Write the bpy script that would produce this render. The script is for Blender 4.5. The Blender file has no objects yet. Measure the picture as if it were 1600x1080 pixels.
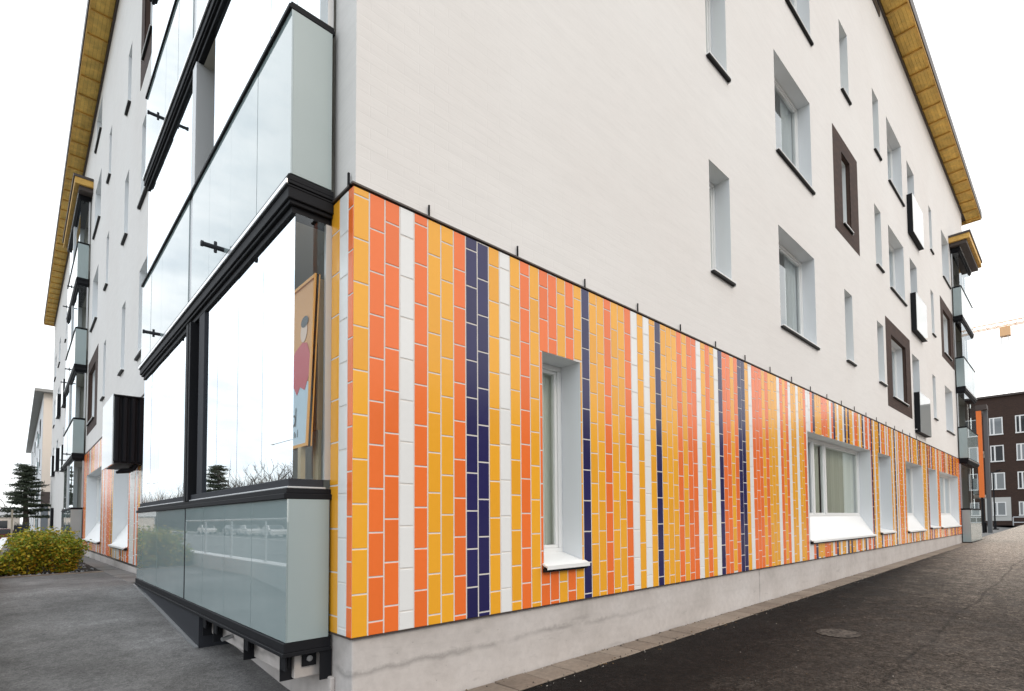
import bpy, bmesh, math, random
from mathutils import Vector, Matrix, noise
R = random.Random(7)
scene = bpy.context.scene
COL = scene.collection
rad = math.radians

# ------------------------------------------------------------------ helpers
class MB:
    """collects faces for ONE mesh object; mats by slot"""
    def __init__(s): s.v = []; s.f = []; s.m = []
    def quad(s, a, b, c, d, m=0):
        n = len(s.v); s.v += [tuple(a), tuple(b), tuple(c), tuple(d)]; s.f.append((n, n+1, n+2, n+3)); s.m.append(m)
    def poly(s, pts, m=0):
        n = len(s.v); s.v += [tuple(p) for p in pts]; s.f.append(tuple(range(n, n+len(pts)))); s.m.append(m)
    def hexa(s, p, m=0, top=None):
        # p: 8 corners, 0-3 bottom ring, 4-7 top ring
        n = len(s.v); s.v += [tuple(q) for q in p]
        for k, f in enumerate([(3,2,1,0),(4,5,6,7),(0,1,5,4),(1,2,6,5),(2,3,7,6),(3,0,4,7)]):
            s.f.append(tuple(n+i for i in f)); s.m.append(top if (k == 1 and top is not None) else m)
    def box(s, x0, x1, y0, y1, z0, z1, m=0, top=None):
        x0, x1 = min(x0,x1), max(x0,x1); y0, y1 = min(y0,y1), max(y0,y1); z0, z1 = min(z0,z1), max(z0,z1)
        s.hexa([(x0,y0,z0),(x1,y0,z0),(x1,y1,z0),(x0,y1,z0),(x0,y0,z1),(x1,y0,z1),(x1,y1,z1),(x0,y1,z1)], m, top)
    def tube(s, pts, r, n=8, m=0, r2=None, cap=True):
        pts = [Vector(p) for p in pts]; rings = []
        L = len(pts)
        for i, p in enumerate(pts):
            d = (pts[min(i+1, L-1)] - pts[max(i-1, 0)]).normalized()
            u = d.cross(Vector((0,0,1)))
            if u.length < .05: u = d.cross(Vector((1,0,0)))
            u.normalize(); w = d.cross(u)
            rr = r if r2 is None else r + (r2-r)*i/max(1, L-1)
            b = len(s.v)
            for k in range(n):
                a = 2*math.pi*k/n; s.v.append(tuple(p + rr*(math.cos(a)*u + math.sin(a)*w)))
            rings.append(b)
        for a, b in zip(rings, rings[1:]):
            for k in range(n):
                s.f.append((a+k, a+(k+1)%n, b+(k+1)%n, b+k)); s.m.append(m)
        if cap:
            s.f.append(tuple(rings[0]+k for k in range(n))); s.m.append(m)
            s.f.append(tuple(rings[-1]+k for k in reversed(range(n)))); s.m.append(m)
    def build(s, name, mats, parent=None, bevel=0, smooth=False, segs=2):
        me = bpy.data.meshes.new(name); me.from_pydata(s.v, [], s.f)
        if not isinstance(mats, (list, tuple)): mats = [mats]
        for m in mats: me.materials.append(m)
        me.polygons.foreach_set('material_index', s.m)
        if smooth: me.polygons.foreach_set('use_smooth', [True]*len(s.f))
        me.update()
        o = bpy.data.objects.new(name, me); COL.objects.link(o)
        if parent: o.parent = parent
        if bevel:
            b = o.modifiers.new('bevel', 'BEVEL'); b.width = bevel; b.segments = segs; b.limit_method = 'ANGLE'; b.angle_limit = rad(40)
        return o

def empty(name, loc=(0,0,0), rz=0):
    o = bpy.data.objects.new(name, None); COL.objects.link(o); o.location = loc; o.rotation_euler[2] = rz
    return o
def tag(o, label=None, cat=None, group=None, kind=None):
    if label: o['label'] = label
    if cat: o['category'] = cat
    if group: o['group'] = group
    if kind: o['kind'] = kind
    return o
def copy_tree(o, parent=None):
    c = o.copy(); COL.objects.link(c)
    if parent: c.parent = parent
    for ch in [q for q in o.children]: copy_tree(ch, c)
    return c

# ------------------------------------------------------------------ materials
def mat(name, color=(.5,.5,.5), rough=.6, metal=0., spec=.5, ior=1.5, coat=0.):
    m = bpy.data.materials.new(name); m.use_nodes = True
    b = m.node_tree.nodes['Principled BSDF']
    b.inputs['Base Color'].default_value = (*color, 1); b.inputs['Roughness'].default_value = rough
    b.inputs['Metallic'].default_value = metal; b.inputs['IOR'].default_value = ior
    b.inputs['Specular IOR Level'].default_value = spec; b.inputs['Coat Weight'].default_value = coat
    return m
def N(m, t, **kw):
    n = m.node_tree.nodes.new(t)
    for k, v in kw.items(): setattr(n, k, v)
    return n
def L(m, a, b): m.node_tree.links.new(a, b)
def P(m): return m.node_tree.nodes['Principled BSDF']
def ramp(m, fac, stops):
    r = N(m, 'ShaderNodeValToRGB'); e = r.color_ramp.elements
    while len(e) < len(stops): e.new(.5)
    for k, (p, c) in enumerate(stops):
        e[k].position = p; e[k].color = (*c, 1) if len(c) == 3 else c
    L(m, fac, r.inputs[0]); return r.outputs[0]
def g3(v): return (v, v, v)
def noise_tex(m, vec, scale, detail=4, rough=.55, dist=0.):
    n = N(m, 'ShaderNodeTexNoise'); n.inputs['Scale'].default_value = scale; n.inputs['Detail'].default_value = detail
    n.inputs['Roughness'].default_value = rough; n.inputs['Distortion'].default_value = dist
    L(m, vec, n.inputs['Vector']); return n.outputs['Fac']
def objco(m, scale=(1,1,1), rot=(0,0,0)):
    t = N(m, 'ShaderNodeTexCoord'); mp = N(m, 'ShaderNodeMapping'); mp.inputs['Scale'].default_value = scale; mp.inputs['Rotation'].default_value = rot
    L(m, t.outputs['Object'], mp.inputs['Vector']); return mp.outputs[0]
def mixc(m, fac, a, b, mode='MIX'):
    x = N(m, 'ShaderNodeMix', data_type='RGBA', blend_type=mode)
    for sock, val in ((x.inputs[0], fac), (x.inputs[6], a), (x.inputs[7], b)):
        if isinstance(val, (int, float)): sock.default_value = val
        elif isinstance(val, tuple): sock.default_value = (*val, 1)
        else: L(m, val, sock)
    return x.outputs[2]
def math_(m, op, a, b=None, clamp=False):
    x = N(m, 'ShaderNodeMath', operation=op, use_clamp=clamp)
    for i, v in enumerate((a, b)):
        if v is None: continue
        if isinstance(v, (int, float)): x.inputs[i].default_value = v
        else: L(m, v, x.inputs[i])
    return x.outputs[0]
def bump(m, h, strength=.3, dist=.01):
    b = N(m, 'ShaderNodeBump'); b.inputs['Strength'].default_value = strength; b.inputs['Distance'].default_value = dist
    L(m, h, b.inputs['Height']); L(m, b.outputs[0], P(m).inputs['Normal'])
def uvz(m, axis):
    """(u, z) wall coordinates for brick patterns"""
    t = N(m, 'ShaderNodeTexCoord'); s = N(m, 'ShaderNodeSeparateXYZ'); L(m, t.outputs['Object'], s.inputs[0])
    c = N(m, 'ShaderNodeCombineXYZ'); L(m, s.outputs[axis], c.inputs[0]); L(m, s.outputs[2], c.inputs[1]); return c.outputs[0], t.outputs['Object']

def painted_brick(name, axis):
    m = mat(name, (.78,.765,.74), .75, spec=.25)
    v, o = uvz(m, axis)
    b = N(m, 'ShaderNodeTexBrick'); b.inputs['Scale'].default_value = 1; b.inputs['Brick Width'].default_value = .28; b.inputs['Row Height'].default_value = .085
    b.inputs['Mortar Size'].default_value = .006; b.inputs['Mortar Smooth'].default_value = .8
    b.inputs['Color1'].default_value = (1,1,1,1); b.inputs['Color2'].default_value = (.93,.93,.93,1); b.inputs['Mortar'].default_value = (.5,.5,.5,1)
    L(m, v, b.inputs['Vector'])
    n1 = noise_tex(m, o, .35, 5); n2 = noise_tex(m, o, 3.5, 6, .7)
    sc = N(m, 'ShaderNodeMapping'); sc.inputs['Scale'].default_value = (1,1,6); L(m, o, sc.inputs[0])
    n3 = noise_tex(m, sc.outputs[0], 1.3, 6, .65)
    base = ramp(m, n1, [(.3,(.745,.715,.69)),(.7,(.785,.765,.745))])
    st = ramp(m, n3, [(.35,g3(.965)),(.6,g3(1.0))])
    c = mixc(m, 1., base, st, 'MULTIPLY')
    c = mixc(m, .035, c, b.outputs['Color'], 'MULTIPLY')
    n5 = noise_tex(m, sc.outputs[0], 5, 7, .7)
    c = mixc(m, 1., c, ramp(m, n5, [(.3,g3(.965)),(.5,g3(1.0))]), 'MULTIPLY')
    L(m, c, P(m).inputs['Base Color'])
    h = math_(m, 'ADD', math_(m, 'MULTIPLY', b.outputs['Fac'], -.22), math_(m, 'MULTIPLY', n2, .7))
    h = math_(m, 'ADD', h, math_(m, 'MULTIPLY', n5, .45))
    bump(m, h, .35, .006)
    return m
M = {}
M['brick_f'] = painted_brick('white painted brick front', 0)
M['brick_l'] = painted_brick('white painted brick side', 1)
M['reveal'] = mat('white sheet reveal', (.74,.755,.77), .5)
M['frame'] = mat('white window frame', (.78,.78,.77), .35)
M['sill_white'] = mat('white sill sheet', (.82,.82,.81), .35)
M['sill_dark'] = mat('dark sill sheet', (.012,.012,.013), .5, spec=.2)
M['room'] = mat('room plaster', (.6,.58,.54), .9)
M['curtain'] = mat('pale curtain', (.83,.84,.75), .9)
M['curtain_grey'] = mat('grey curtain', (.74,.76,.76), .9)
M['black'] = mat('black aluminium', (.012,.0125,.015), .6, spec=.14)
M['black2'] = mat('charcoal sheet', (.034,.036,.043), .65, spec=.18)
M['flange'] = mat('bright aluminium trim', (.85,.86,.88), .25, .6)
M['alu'] = mat('light aluminium', (.55,.56,.57), .4, .3)
M['concrete_in'] = mat('loggia concrete', (.45,.425,.38), .85)
M['door_brown'] = mat('brown door', (.16,.10,.07), .55)
M['fascia_dark'] = mat('dark fascia', (.06,.045,.04), .5)
M['steel'] = mat('galvanised steel', (.45,.46,.47), .35, .9)

def glass(name, tint, boost, rough=0.):
    m = bpy.data.materials.new(name); m.use_nodes = True; nt = m.node_tree; nt.nodes.clear()
    out = N(m, 'ShaderNodeOutputMaterial'); mx = N(m, 'ShaderNodeMixShader'); tr = N(m, 'ShaderNodeBsdfTransparent'); gl = N(m, 'ShaderNodeBsdfGlossy')
    tr.inputs[0].default_value = (*tint, 1); gl.inputs['Roughness'].default_value = rough; gl.inputs[0].default_value = (.91,.965,1,1)
    fr = N(m, 'ShaderNodeFresnel'); fr.inputs['IOR'].default_value = 1.52
    f = math_(m, 'MULTIPLY', fr.outputs[0], boost, True)
    L(m, f, mx.inputs[0]); L(m, tr.outputs[0], mx.inputs[1]); L(m, gl.outputs[0], mx.inputs[2]); L(m, mx.outputs[0], out.inputs[0])
    return m
M['glass'] = glass('balcony glass', (.84,.88,.88), .9)
M['pane'] = glass('window glass', (.92,.95,.94), 1.7)

def parapet():
    m = mat('grey green back painted glass', (.33,.40,.40), .012, ior=2.35, spec=.5)
    o = objco(m); n = noise_tex(m, o, .8, 3); n2 = noise_tex(m, o, 30, 5)
    L(m, ramp(m, n, [(.3,(.275,.345,.352)),(.7,(.32,.392,.396))]), P(m).inputs['Base Color'])
    L(m, math_(m, 'MULTIPLY_ADD', n2, .014), P(m).inputs['Roughness'])
    return m
M['parapet'] = parapet(); M['parapet_end'] = M['parapet'].copy(); M['parapet_end'].name = 'grey green end glass'; P(M['parapet_end']).inputs['IOR'].default_value = 1.85

def tile(name, color, var):
    m = mat(name, color, .18, ior=1.5, spec=.5)
    g = N(m, 'ShaderNodeNewGeometry')
    o = objco(m); n = noise_tex(m, o, 22, 3)
    dark = tuple(c*(1-var) for c in color); lite = tuple(min(.9, c*(1+var)) for c in color)
    c = ramp(m, g.outputs['Random Per Island'], [(0, dark), (1, lite)])
    c = mixc(m, .08, c, ramp(m, n, [(.3,g3(.75)),(.7,g3(1.))]), 'MULTIPLY')
    L(m, c, P(m).inputs['Base Color'])
    L(m, math_(m, 'MULTIPLY_ADD', n, .14), P(m).inputs['Roughness'])
    bump(m, noise_tex(m, o, 9, 2), .03, .01)
    return m
M['tY'] = tile('yellow glazed tile', (.88,.40,.03), .06)
M['tO'] = tile('orange glazed tile', (.87,.178,.036), .06)
M['tW'] = tile('white glazed tile', (.80,.80,.79), .02)
M['tN'] = tile('navy glazed tile', (.022,.02,.095), .15)
M['grout'] = mat('pale grout', (.70,.665,.625), .9)

def concrete():
    m = mat('plinth concrete', (.5,.48,.45), .85, spec=.3)
    o = objco(m); n1 = noise_tex(m, o, .9, 6, .6); n2 = noise_tex(m, o, 14, 6, .7)
    st = N(m, 'ShaderNodeMapping'); st.inputs['Scale'].default_value = (1,1,5); L(m, o, st.inputs[0]); n3 = noise_tex(m, st.outputs[0], 2.2, 6, .65, .6)
    c = ramp(m, n1, [(.3,(.42,.385,.36)),(.5,(.53,.49,.465)),(.75,(.60,.565,.545))])
    c = mixc(m, .5, c, ramp(m, n2, [(.3,g3(.8)),(.65,g3(1.05))]), 'MULTIPLY')
    # wandering pour line about half way down the plinth
    sp = N(m, 'ShaderNodeSeparateXYZ'); L(m, o, sp.inputs[0])
    wob = noise_tex(m, o, 1.1, 5, .6)
    d = math_(m, 'ABSOLUTE', math_(m, 'ADD', math_(m, 'ADD', sp.outputs[2], math_(m, 'MULTIPLY', noise_tex(m, o, 28, 5, .7), .06)), math_(m, 'MULTIPLY_ADD', wob, .22)))
    m.node_tree.nodes[-1]
    ln = ramp(m, d, [(.0,g3(.68)),(.015,g3(.82)),(.035,g3(1.))])
    keep = ramp(m, noise_tex(m, o, 1.7, 3), [(.40,g3(0)),(.50,g3(1))])
    keep = math_(m, 'MULTIPLY', keep, ramp(m, math_(m, 'MULTIPLY', sp.outputs[0], .1), [(.22,g3(1)),(.40,g3(.12))]))
    c = mixc(m, keep, c, mixc(m, 1., c, ln, 'MULTIPLY'))
    c = mixc(m, .6, c, ramp(m, n3, [(.30,g3(.74)),(.40,g3(1.))]), 'MULTIPLY')
    vor = N(m, 'ShaderNodeTexVoronoi'); vor.inputs['Scale'].default_value = 9; L(m, o, vor.inputs[0])
    c = mixc(m, .5, c, ramp(m, vor.outputs['Distance'], [(.03,g3(.35)),(.06,g3(1.))]), 'MULTIPLY')
    L(m, c, P(m).inputs['Base Color']); bump(m, n2, .25, .01)
    return m
M['concrete'] = concrete()
# offset for the pour line: z = -(.17 + .34*noise)
for nd in M['concrete'].node_tree.nodes:
    if nd.type == 'MATH' and nd.operation == 'MULTIPLY_ADD': nd.inputs[2].default_value = .12
for key, off in (('parapet', .004), ('tY', .14), ('tO', .14), ('tW', .14), ('tN', .14)):
    for nd in M[key].node_tree.nodes:
        if nd.type == 'MATH' and nd.operation == 'MULTIPLY_ADD': nd.inputs[2].default_value = off

def brown_brick(name, axis, c1=(.085,.052,.042), c2=(.062,.040,.034), mort=(.035,.028,.026)):
    m = mat(name, c1, .8, spec=.2); v, o = uvz(m, axis)
    b = N(m, 'ShaderNodeTexBrick'); b.inputs['Scale'].default_value = 1; b.inputs['Brick Width'].default_value = .26; b.inputs['Row Height'].default_value = .075
    b.inputs['Mortar Size'].default_value = .008; b.inputs['Color1'].default_value = (*c1,1); b.inputs['Color2'].default_value = (*c2,1); b.inputs['Mortar'].default_value = (*mort,1)
    L(m, v, b.inputs['Vector']); L(m, b.outputs['Color'], P(m).inputs['Base Color'])
    bump(m, b.outputs['Fac'], -.4, .008)
    return m
M['brown_plain'] = mat('brown brick return', (.07,.044,.036), .8, spec=.2)
M['bb_f'] = brown_brick('brown brick front', 0); M['bb_l'] = brown_brick('brown brick side', 1)
M['bb_far'] = brown_brick('dark brown brick far', 1, (.066,.040,.031), (.052,.033,.027), (.034,.024,.021))
M['bb_far_f'] = brown_brick('dark brown brick wing', 0, (.066,.040,.031), (.052,.033,.027), (.034,.024,.021))

def wood(name, c, scale=(1,1,1)):
    m = mat(name, c, .6, spec=.3); o = objco(m, scale)
    n = noise_tex(m, o, 3, 6, .6, .4); g = N(m, 'ShaderNodeNewGeometry')
    a = ramp(m, n, [(.3, tuple(x*.72 for x in c)), (.7, tuple(min(1, x*1.15) for x in c))])
    a = mixc(m, .5, a, ramp(m, g.outputs['Random Per Island'], [(0,g3(.72)),(1,g3(1.1))]), 'MULTIPLY')
    L(m, a, P(m).inputs['Base Color']); return m
M['soffit'] = wood('golden soffit boards', (.86,.56,.14), (1,1,1))
M['soffit_beam'] = wood('golden eave beam', (.72,.43,.11))
M['wood'] = wood('raw timber', (.58,.34,.14), (3,3,.4))
M['wood_pale'] = wood('pale timber', (.55,.42,.26), (3,3,.4))

def ground_mats():
    # old path asphalt, grey and dusty
    m = mat('path asphalt', (.15,.14,.13), .85, spec=.25); o = objco(m)
    n1 = noise_tex(m, o, .55, 6, .62); n2 = noise_tex(m, o, 60, 4, .8); n3 = noise_tex(m, o, 5, 6, .7)
    v = N(m, 'ShaderNodeTexVoronoi'); v.inputs['Scale'].default_value = 110; L(m, o, v.inputs[0])
    c = ramp(m, n1, [(.36,(.128,.124,.121)),(.5,(.18,.175,.172)),(.62,(.24,.236,.233))])
    c = mixc(m, .8, c, ramp(m, n2, [(.3,g3(.6)),(.7,g3(1.25))]), 'MULTIPLY')
    c = mixc(m, .7, c, ramp(m, v.outputs['Color'], [(.1,g3(.65)),(.9,g3(1.3))]), 'MULTIPLY')
    v9 = N(m, 'ShaderNodeTexVoronoi'); v9.inputs['Scale'].default_value = 38; L(m, o, v9.inputs[0])
    c = mixc(m, .4, c, ramp(m, v9.outputs['Color'], [(.1,g3(.65)),(.9,g3(1.4))]), 'MULTIPLY')
    c = mixc(m, .7, c, ramp(m, n3, [(.36,g3(.72)),(.52,g3(1.)),(.65,g3(1.15))]), 'MULTIPLY')
    L(m, c, P(m).inputs['Base Color']); bump(m, math_(m, 'ADD', v.outputs['Distance'], n2), .5, .006)
    M['path'] = m
    # driveway: dark new strip by the wall, older sandy asphalt beyond a wandering seam
    m = mat('driveway asphalt', (.05,.04,.036), .8, spec=.15); o = objco(m)
    sp = N(m, 'ShaderNodeSeparateXYZ'); L(m, o, sp.inputs[0])
    n1 = noise_tex(m, o, .45, 5, .6); n2 = noise_tex(m, o, 55, 4, .8); n3 = noise_tex(m, o, 2.2, 6, .68)
    v = N(m, 'ShaderNodeTexVoronoi'); v.inputs['Scale'].default_value = 75; L(m, o, v.inputs[0])
    v2 = N(m, 'ShaderNodeTexVoronoi'); v2.inputs['Scale'].default_value = 16; L(m, o, v2.inputs[0])
    old = ramp(m, n1, [(.3,(.052,.043,.036)),(.7,(.09,.076,.064))])
    new = ramp(m, n3, [(.3,(.0035,.0028,.0027)),(.5,(.006,.0048,.0045)),(.75,(.015,.0122,.0113))])
    # distance past the seam, along -y; the sandy part also spreads over the far end, with a sunlit patch painted in
    s = math_(m, 'MULTIPLY', sp.outputs[1], -1.)
    s = math_(m, 'ADD', s, math_(m, 'MULTIPLY', sp.outputs[0], .075))
    s = math_(m, 'ADD', s, math_(m, 'MULTIPLY', math_(m, 'SUBTRACT', n3, .5), 1.5))
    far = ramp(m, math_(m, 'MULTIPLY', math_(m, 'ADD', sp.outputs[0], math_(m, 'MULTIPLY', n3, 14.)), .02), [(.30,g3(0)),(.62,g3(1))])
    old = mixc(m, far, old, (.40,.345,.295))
    fac = ramp(m, math_(m, 'MULTIPLY', s, .2), [(.28,g3(0)),(.40,g3(.35)),(.62,g3(1))])
    c = mixc(m, fac, new, old)
    sy = math_(m, 'ABSOLUTE', math_(m, 'ADD', math_(m, 'ADD', sp.outputs[1], 2.5), math_(m, 'MULTIPLY', math_(m, 'SUBTRACT', n1, .5), .35)))
    c = mixc(m, 1., c, ramp(m, sy, [(.008,g3(.62)),(.03,g3(1.))]), 'MULTIPLY')
    c = mixc(m, .85, c, ramp(m, n2, [(.28,g3(.35)),(.72,g3(1.65))]), 'MULTIPLY')
    n6 = noise_tex(m, o, 7, 8, .75, .5)
    c = mixc(m, .8, c, ramp(m, n6, [(.34,g3(.35)),(.5,g3(.95)),(.66,g3(1.75))]), 'MULTIPLY')
    c = mixc(m, .8, c, ramp(m, v.outputs['Color'], [(.1,g3(.35)),(.9,g3(1.75))]), 'MULTIPLY')
    v3 = N(m, 'ShaderNodeTexVoronoi'); v3.inputs['Scale'].default_value = 34; L(m, o, v3.inputs[0])
    c = mixc(m, .7, c, ramp(m, v3.outputs['Color'], [(.1,g3(.4)),(.9,g3(1.8))]), 'MULTIPLY')
    sp2 = ramp(m, v2.outputs['Distance'], [(.035,g3(1)),(.05,g3(0))])
    rs = ramp(m, v2.outputs['Color'], [(.72,g3(0)),(.74,g3(1))])
    c = mixc(m, math_(m, 'MULTIPLY', sp2, rs), c, (.32,.29,.25))
    L(m, c, P(m).inputs['Base Color']); bump(m, math_(m, 'ADD', math_(m, 'ADD', v.outputs['Distance'], n2), math_(m, 'MULTIPLY', n6, 1.5)), .9, .012)
    L(m, ramp(m, n3, [(.35,g3(.6)),(.6,g3(.85))]), P(m).inputs['Roughness'])
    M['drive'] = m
    m = mat('street asphalt', (.11,.11,.11), .8); o = objco(m); n = noise_tex(m, o, .3, 5); n2 = noise_tex(m, o, 25, 3)
    c = ramp(m, n, [(.3,(.10,.10,.10)),(.7,(.17,.17,.168))]); c = mixc(m, .5, c, ramp(m, n2, [(.3,g3(.7)),(.7,g3(1.2))]), 'MULTIPLY'); L(m, c, P(m).inputs['Base Color'])
    M['street'] = m
    m = mat('soil', (.03,.024,.02), .95); o = objco(m); n = noise_tex(m, o, 18, 6, .75)
    v = N(m, 'ShaderNodeTexVoronoi'); v.inputs['Scale'].default_value = 22; L(m, o, v.inputs[0])
    c = ramp(m, n, [(.3,(.012,.010,.009)),(.7,(.05,.042,.036))])
    L(m, c, P(m).inputs['Base Color']); bump(m, math_(m, 'ADD', n, v.outputs['Distance']), 1., .03)
    M['soil'] = m
    m = mat('paver', (.25,.20,.155), .85); o = objco(m); g = N(m, 'ShaderNodeNewGeometry'); n = noise_tex(m, o, 25, 6, .7); n4 = noise_tex(m, o, 2, 5)
    c = ramp(m, g.outputs['Random Per Island'], [(0,(.20,.155,.12)),(1,(.27,.22,.175))])
    c = mixc(m, .7, c, ramp(m, n, [(.3,g3(.65)),(.7,g3(1.15))]), 'MULTIPLY'); c = mixc(m, .5, c, ramp(m, n4, [(.3,g3(.65)),(.6,g3(1.1))]), 'MULTIPLY')
    L(m, c, P(m).inputs['Base Color']); bump(m, n, .4, .005)
    M['paver'] = m
ground_mats()
def leafmat(name, stops):
    m = mat(name, stops[0][1], .55, spec=.3); g = N(m, 'ShaderNodeNewGeometry')
    L(m, ramp(m, g.outputs['Random Per Island'], stops), P(m).inputs['Base Color']); return m
M['leaf'] = leafmat('green yellow leaves', [(0,(.09,.16,.012)),(.35,(.17,.24,.016)),(.7,(.36,.31,.02)),(1,(.48,.32,.025))])
M['leaf_y'] = leafmat('autumn yellow leaves', [(0,(.20,.20,.015)),(.4,(.42,.31,.02)),(.8,(.55,.32,.02)),(1,(.52,.18,.02))])
M['needle'] = leafmat('dark needles', [(0,(.02,.032,.02)),(1,(.065,.078,.045))])
M['bark'] = mat('bark', (.075,.055,.045), .9)
M['twig'] = mat('grey twigs', (.10,.085,.075), .9)

# ------------------------------------------------------------------ ground
def gz(x, y):
    if y <= 0: return -.61 + max(0, min(x, 80))*.0075
    pr = [(0,-.61),(1.2,-.60),(2.9,-.475),(5,-.30),(7.1,-.135),(9,-.16),(12,-.2),(21,-.27),(60,-.55),(130,-.7),(2000,-.8)]
    z = -.8
    for (a, za), (b, zb) in zip(pr, pr[1:]):
        if y <= b: z = za + (zb-za)*(y-a)/(b-a); break
    return z
def sheet(name, x0, x1, y0, y1, nx, ny, m, dz=0., zf=gz):
    b = MB()
    for j in range(ny+1):
        for i in range(nx+1):
            x = x0+(x1-x0)*i/nx; y = y0+(y1-y0)*j/ny; b.v.append((x, y, zf(x, y)+dz))
    for j in range(ny):
        for i in range(nx):
            a = j*(nx+1)+i; b.f.append((a, a+1, a+nx+2, a+nx+1)); b.m.append(0)
    o = b.build(name, m, smooth=True); o['kind'] = 'structure'; return o
def gmain(x, y):
    if x < -2.2: return -.95
    return gz(x, y) - .03
# big base sheet to the horizon (with a lower street level left of the kerb)
xs = [-3000,-600,-150,-40,-12,-2.21,-2.19,-1,0,1,4,10,30,80,200,700,3000]; ys = [-3000,-600,-150,-40,-10,-4,0,1.2,2.9,5,7.1,9,12,21,40,60,130,400,1000,3000]
b = MB()
for y in ys:
    for x in xs: b.v.append((x, y, gmain(x, y)))
nx = len(xs)
for j in range(len(ys)-1):
    for i in range(nx-1):
        a = j*nx+i; b.f.append((a, a+1, a+nx+1, a+nx)); b.m.append(0)
g = b.build('ground', M['street']); g['kind'] = 'structure'
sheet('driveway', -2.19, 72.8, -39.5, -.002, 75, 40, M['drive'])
sheet('path', -2.19, -.001, .0, 11.15, 6, 60, M['path'], .0)
sheet('yard_path', -2.19, -.3, 20.5, 60, 4, 40, M['path'], -.005)
sheet('bed_soil', -2.17, -.36, 11.15, 20.5, 18, 90, M['soil'], .0, lambda x, y: gz(x, y) + .03*noise.noise(Vector((x*3, y*3, 0))) + .01)

def pavers(name, cells, m, depth=.12):
    b = MB()
    for (x0, x1, y0, y1) in cells:
        t = [R.uniform(-.004, .004) for _ in range(4)]
        b.hexa([(x0,y0,gz(x0,y0)-depth),(x1,y0,gz(x1,y0)-depth),(x1,y1,gz(x1,y1)-depth),(x0,y1,gz(x0,y1)-depth),
                (x0,y0,gz(x0,y0)+.012+t[0]),(x1,y0,gz(x1,y0)+.012+t[1]),(x1,y1,gz(x1,y1)+.012+t[2]),(x0,y1,gz(x0,y1)+.012+t[3])])
    o = b.build(name, m, bevel=.006, segs=1); o['kind'] = 'structure'; return o
cells = []; x = -.1
while x < 31.4:
    w = .345; cells.append((x+.0055, x+w-.0055, -.335+R.uniform(-.006,.006), -.0005)); x += w
pavers('paver_edging', cells, M['paver'])
cells = []; y = 7.4
while y < 21.8:
    cells.append((-.355, -.002, y+.004, y+.30)); y += .304
M['paver_grey'] = M['paver'].copy(); M['paver_grey'].name = 'grey paver'
for nd in M['paver_grey'].node_tree.nodes:
    if nd.type == 'VALTORGB' and nd.color_ramp.elements[0].color[0] > nd.color_ramp.elements[0].color[2]+.01:
        nd.color_ramp.elements[0].color = (.15,.14,.13,1); nd.color_ramp.elements[1].color = (.20,.19,.18,1)
pavers('paver_border', cells, M['paver_grey'])
b = MB()
for k in range(26):   # flush edge stones between path and bed
    pass
b.box(-2.19, -.36, 11.12, 11.2, -.5, gz(-1, 11.1)+.022)
o = b.build('bed_kerb', M['paver'], bevel=.006, segs=1); o['kind'] = 'structure'

# ------------------------------------------------------------------ the white building
Y0 = .03          # painted wall plane sits 30 mm behind the tile face on both sides
FX1 = 31.5; LY1 = 50.; ZT = 16.25
def FF(u, z, out=0.): return (u, -out, z)
def FL(u, z, out=0.): return (-out, u, z)
house = empty('apartment_building', (0,0,-.6))
house.location = (0,0,0)
tag(house, 'white painted brick apartment block with striped orange and yellow tiles along its ground floor', 'apartment building')

def fbox(b, F, u0, u1, z0, z1, o0, o1, m=0, top=None):
    p = [F(u0,z0,o0),F(u1,z0,o0),F(u1,z0,o1),F(u0,z0,o1),F(u0,z1,o0),F(u1,z1,o0),F(u1,z1,o1),F(u0,z1,o1)]
    b.hexa(p, m, top)

DEP = .31
front_open = []   # (u0,u1,z0,z1,kind)
def add_cols(lst, us, rows, kind):
    for z0, z1 in rows: lst.append((*us, z0, z1, kind))
NR = [(4.48,6.17),(7.78,9.48),(11.14,12.9)]; WR = [(4.31,6.19),(7.6,9.53),(10.94,12.92)]
add_cols(front_open, (5.40,6.05), NR, 'narrow')
add_cols(front_open, (7.95,9.80), WR[:2], 'wide'); front_open.append((8.6,9.97,10.95,12.92,'wide'))
front_open += [(12.0,12.65,11.16,12.92,'narrow'), (11.76,12.36,4.48,6.17,'narrow'), (11.85,12.48,7.78,9.52,'brown')]
front_open += [(14.88,15.52,11.13,12.9,'narrow'), (14.70,15.36,7.77,9.49,'narrow'), (14.57,15.22,4.48,6.16,'narrow')]
front_open += [(16.42,18.28,10.94,12.92,'wide'), (16.18,18.10,7.58,9.48,'wide'), (16.06,17.85,4.30,6.13,'brown')]
front_open += [(19.05,20.15,10.35,12.84,'narrow'), (18.98,20.05,7.05,9.47,'narrow'), (18.80,19.88,3.65,6.17,'narrow')]
front_open += [(22.68,23.22,11.1,12.84,'narrow'), (22.45,23.0,7.75,9.46,'narrow'), (22.17,22.75,4.47,6.13,'narrow')]
front_open += [(25.3,27.05,10.9,12.92,'wide'), (24.95,26.6,7.57,9.4,'brown'), (24.75,26.5,4.30,6.16,'wide')]
left_open = [(12.2,12.78,10.95,12.44,'narrow'), (16.05,16.62,10.98,12.45,'narrow'), (19.05,20.75,13.97,15.1,'wide'),
  (9.05,10.35,7.55,9.35,'wide'), (12.25,12.92,7.73,9.31,'narrow'), (9.2,10.3,4.28,6.15,'wide'), (12.34,12.95,4.48,6.14,'narrow'),
  (16.15,16.72,7.77,9.34,'narrow'), (16.25,16.85,4.5,6.17,'narrow'), (18.75,20.7,10.84,12.46,'wide'), (19.0,20.8,7.57,9.34,'wide'),
  (19.1,21.2,4.31,6.15,'brown'), (9.25,10.3,10.8,12.5,'brown')]
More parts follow.
